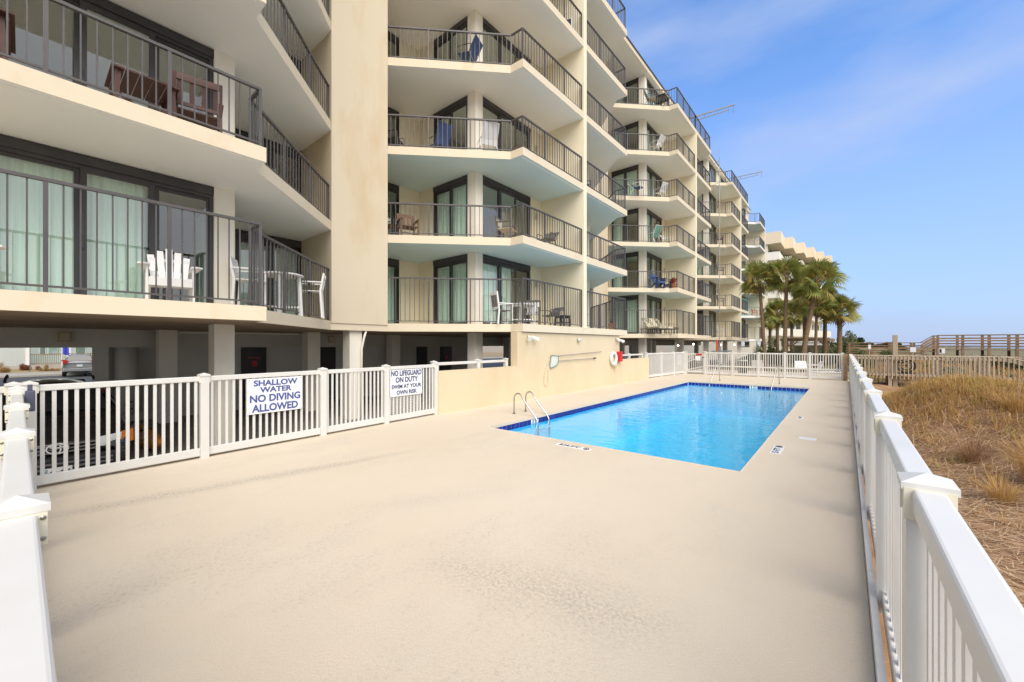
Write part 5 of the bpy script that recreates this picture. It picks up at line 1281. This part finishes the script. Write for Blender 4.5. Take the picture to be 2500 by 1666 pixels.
# ================================================================= ROOF RIGGING AND SWING STAGE CABLES
def outrigger(x0, y0, x1, y1, z, lab):
    r = empty('roof_outrigger', (x0, y0, z), label=lab, cat='outrigger')
    d = np.array((x1-x0, y1-y0, .0)); 
    MB().beam((0,0,0), tuple(d+(0,0,.15)), .08, .10).build('upper_beam', M('grey_steel', (.30,.32,.36), .5, metal=.5), r)
    MB().beam((0,0,-.35), tuple(d*.9+(0,0,-.15)), .06, .06).build('lower_beam', M('grey_steel', (.3,.32,.36)), r)
    MB().beam(tuple(d*.45+(0,0,-.28)), tuple(d*.45+(0,0,.1)), .06, .06).beam(tuple(d*.88+(0,0,-.15)), tuple(d*.88+(0,0,.13)), .06, .06).build('spacer', M('grey_steel', (.3,.32,.36)), r)
    MB().tube([tuple(d*.97+(0,0,.12)), tuple(d*.97+(0,0,-.5))], .012, 5).build('cable_hook', m_frame, r)
    MB().box(-.5, .3, -.3, .3, -.35-(z-20.72)+.0, -.35).build('counterweight', m_gwall, r)
outrigger(-11.0, 36.0, -6.9, 36.5, 21.1, 'steel outrigger beam jutting from the roof above the second bay')
outrigger(-11.0, 52.0, -7.2, 52.6, 21.1, 'steel outrigger beam jutting from the roof above the third bay')
cb = empty('scaffold_mast', (-8.0, YW[2]+A_+.75, -.3), label='slender grey scaffold mast standing against the second bay', cat='scaffold')
gs = M('grey_steel', (.3,.32,.36))
MB().tube([(0,0,0),(0,0,18.2)], .03, 6).build('mast_pole', gs, cb)
mb = MB()
for i in range(10):
    z = 1.5+i*1.75; mb.tube([(0,0,z),(-.55,.3,z)], .015, 5)
mb.build('mast_bracing', gs, cb)
wl2 = empty('mast_platform', (-8.0, YW[2]+A_+.75, 1.45), label='orange and grey lifting platform at the foot of the scaffold mast', cat='platform')
MB().box(.0, .12, -1.2, -1.0, -.1, .85).build('orange_guard', M('orange_steel', (.6,.12,.04), .5), wl2); MB().box(-.3, .6, -1.3, 1.6, -.12, -.04).build('deck_plate', gs, wl2)
MB().tube([(-.2,-1.2,.6),(-.2,1.5,.6)], .02, 5).build('guard_rail', gs, wl2)
for dy in (-1.1, 1.4): MB().tube([(.1,dy,-.12),(.1,dy,-1.45)], .03, 5).build('leg', gs, wl2)

# ================================================================= ACROSS THE STREET
hs_ = empty('beach_house', (-62, 4, -.4), label='pale aqua house with porch railing and lattice across the street', cat='house'); ho = np.array(hs_.location)
m_aqua = M('pale_aqua_siding', (.55,.64,.60), .8, (.50,.59,.55), .6); m_hw = M('house_white', (.78,.78,.76), .7)
H_ = lambda mb, nm, mt: ob(nm, mb.mesh(nm, mt), hs_, tuple(-ho))
H_(MB().box(-70, -61.6, -14, 22, -.4, 6.5), 'wall', m_aqua)
H_(MB().ext([(-71,6.5),(-58.5,6.5),(-64.7,9.5)], 'y', -14.5, 22.5), 'roof', M('grey_shingle', (.2,.2,.2), .9, (.15,.15,.15), 3))
H_(MB().box(-61.6, -59.3, -14, 22, -.4, .0), 'porch_floor', m_walk)
for y in (-2.1, .28, 2.85, 5.5, 8.2, 11): H_(MB().box(-59.6, -59.3, y-.15, y+.15, .0, 6.5), 'porch_column', m_hw)
for (ya, yb) in ((.43, 2.70), (3.0, 5.35), (5.65, 8.05)):
    rl = H_(MB().box(-59.5, -59.42, ya, yb, .95, 1.02).box(-59.5, -59.42, ya, yb, .08, .14), 'porch_railing', m_wood_d)
    for i in range(int((yb-ya)/.14)): ob('baluster', MB().box(-59.48, -59.45, ya+.08+i*.14, ya+.11+i*.14, .14, .95).mesh('baluster', m_wood_d), rl)
lt = H_(MB().box(-59.5, -59.46, -1.95, .13, -.05, .02).box(-59.5, -59.46, -1.95, .13, 2.2, 2.3), 'lattice_panel', m_hw)
mb = MB()
for i in range(-14, 14):
    for sgn in (1, -1):
        y0 = -.9+i*.16; za, zb_ = .02, 2.2; ya, yb = y0-sgn*1.1, y0+sgn*1.1
        # clip to the panel
        t0, t1 = 0., 1.
        for lo, hi in ((-1.95, .13),):
            ts = sorted(((lo-ya)/(yb-ya), (hi-ya)/(yb-ya))); t0, t1 = max(t0, ts[0]), min(t1, ts[1])
        if t1-t0 > .05: mb.beam((-59.48, ya+(yb-ya)*t0, za+(zb_-za)*t0), (-59.48, ya+(yb-ya)*t1, za+(zb_-za)*t1), .03, .045, up=(1,0,0))
ob('lattice_strips', mb.mesh('lattice_strips', m_hw), lt)
for (ya, yb) in ((1.0, 1.45), (1.55, 2.4), (3.4, 4.2), (-3.8, -2.8)):
    wd_ = H_(MB().box(-61.62, -61.55, ya, yb, .9, 2.2), 'window', m_hw); ob('pane', MB().box(-61.55, -61.53, ya+.06, yb-.06, .97, 2.13).mesh('pane', m_glass), wd_)
fl = empty('blue_flag', (-57.6, 2.35, -.35), label='blue flag hanging on a pole in front of the aqua house', cat='flag')
MB().tube([(0,0,0),(0,0,3.2)], .03, 6).build('pole', m_hw, fl)
mb = MB(); vs = []
for i in range(9):
    for z in (1.35, 2.1): vs.append((.05*math.sin(i*.9), .05+i*.05, z-.02*i))
mb.add(vs, [(2*i, 2*i+2, 2*i+3, 2*i+1) for i in range(8)]); mb.build('flag_cloth', M('flag_blue', (.05,.06,.45), .8, (.07,.09,.55), 6), fl)
sgp = empty('street_sign_post', (-51.2, .35, -.4), label='thin grey street sign post on the lawn before the lattice', cat='post'); MB().tube([(0,0,0),(0,0,2.6)], .03, 6).build('pole', m_steel, sgp); MB().box(-.01, .01, -.2, .2, 2.1, 2.6).build('sign_plate', m_signw, sgp)
mp_ = tag(MB().tube([(-29.5, 2.55, -.5), (-29.5, 2.55, 1.05)], .07, 8).build('bollard', m_column), 'pale bollard at the parking exit in front of the silver car', 'bollard')
m_rb = leafy('red_brown_bush', (.20,.06,.035), (.30,.12,.06), 6); m_yb = leafy('tan_ornamental_grass', (.42,.26,.10), (.34,.22,.07), 6)
shrub(-56.5, .15, .55, .7, m_rb, 'red brown bush in front of the lattice panel', seed=1, z=-.38)
shrub(-50.8, -.9, .7, .7, m_yb, 'tan ornamental grass beside the street sign post', seed=2, spiky=True, z=-.38)
shrub(-50.8, 1.25, .42, .5, m_yb, 'small tan shrub by the sidewalk near the silver car', seed=3, z=-.38)
shrub(-50.8, 2.6, .42, .5, m_yb, 'small yellow shrub beside the silver car', seed=0, z=-.38)
sheet('street_kerb', -50.35, -50.21, -60, 90, -.28, m_walk, .3)
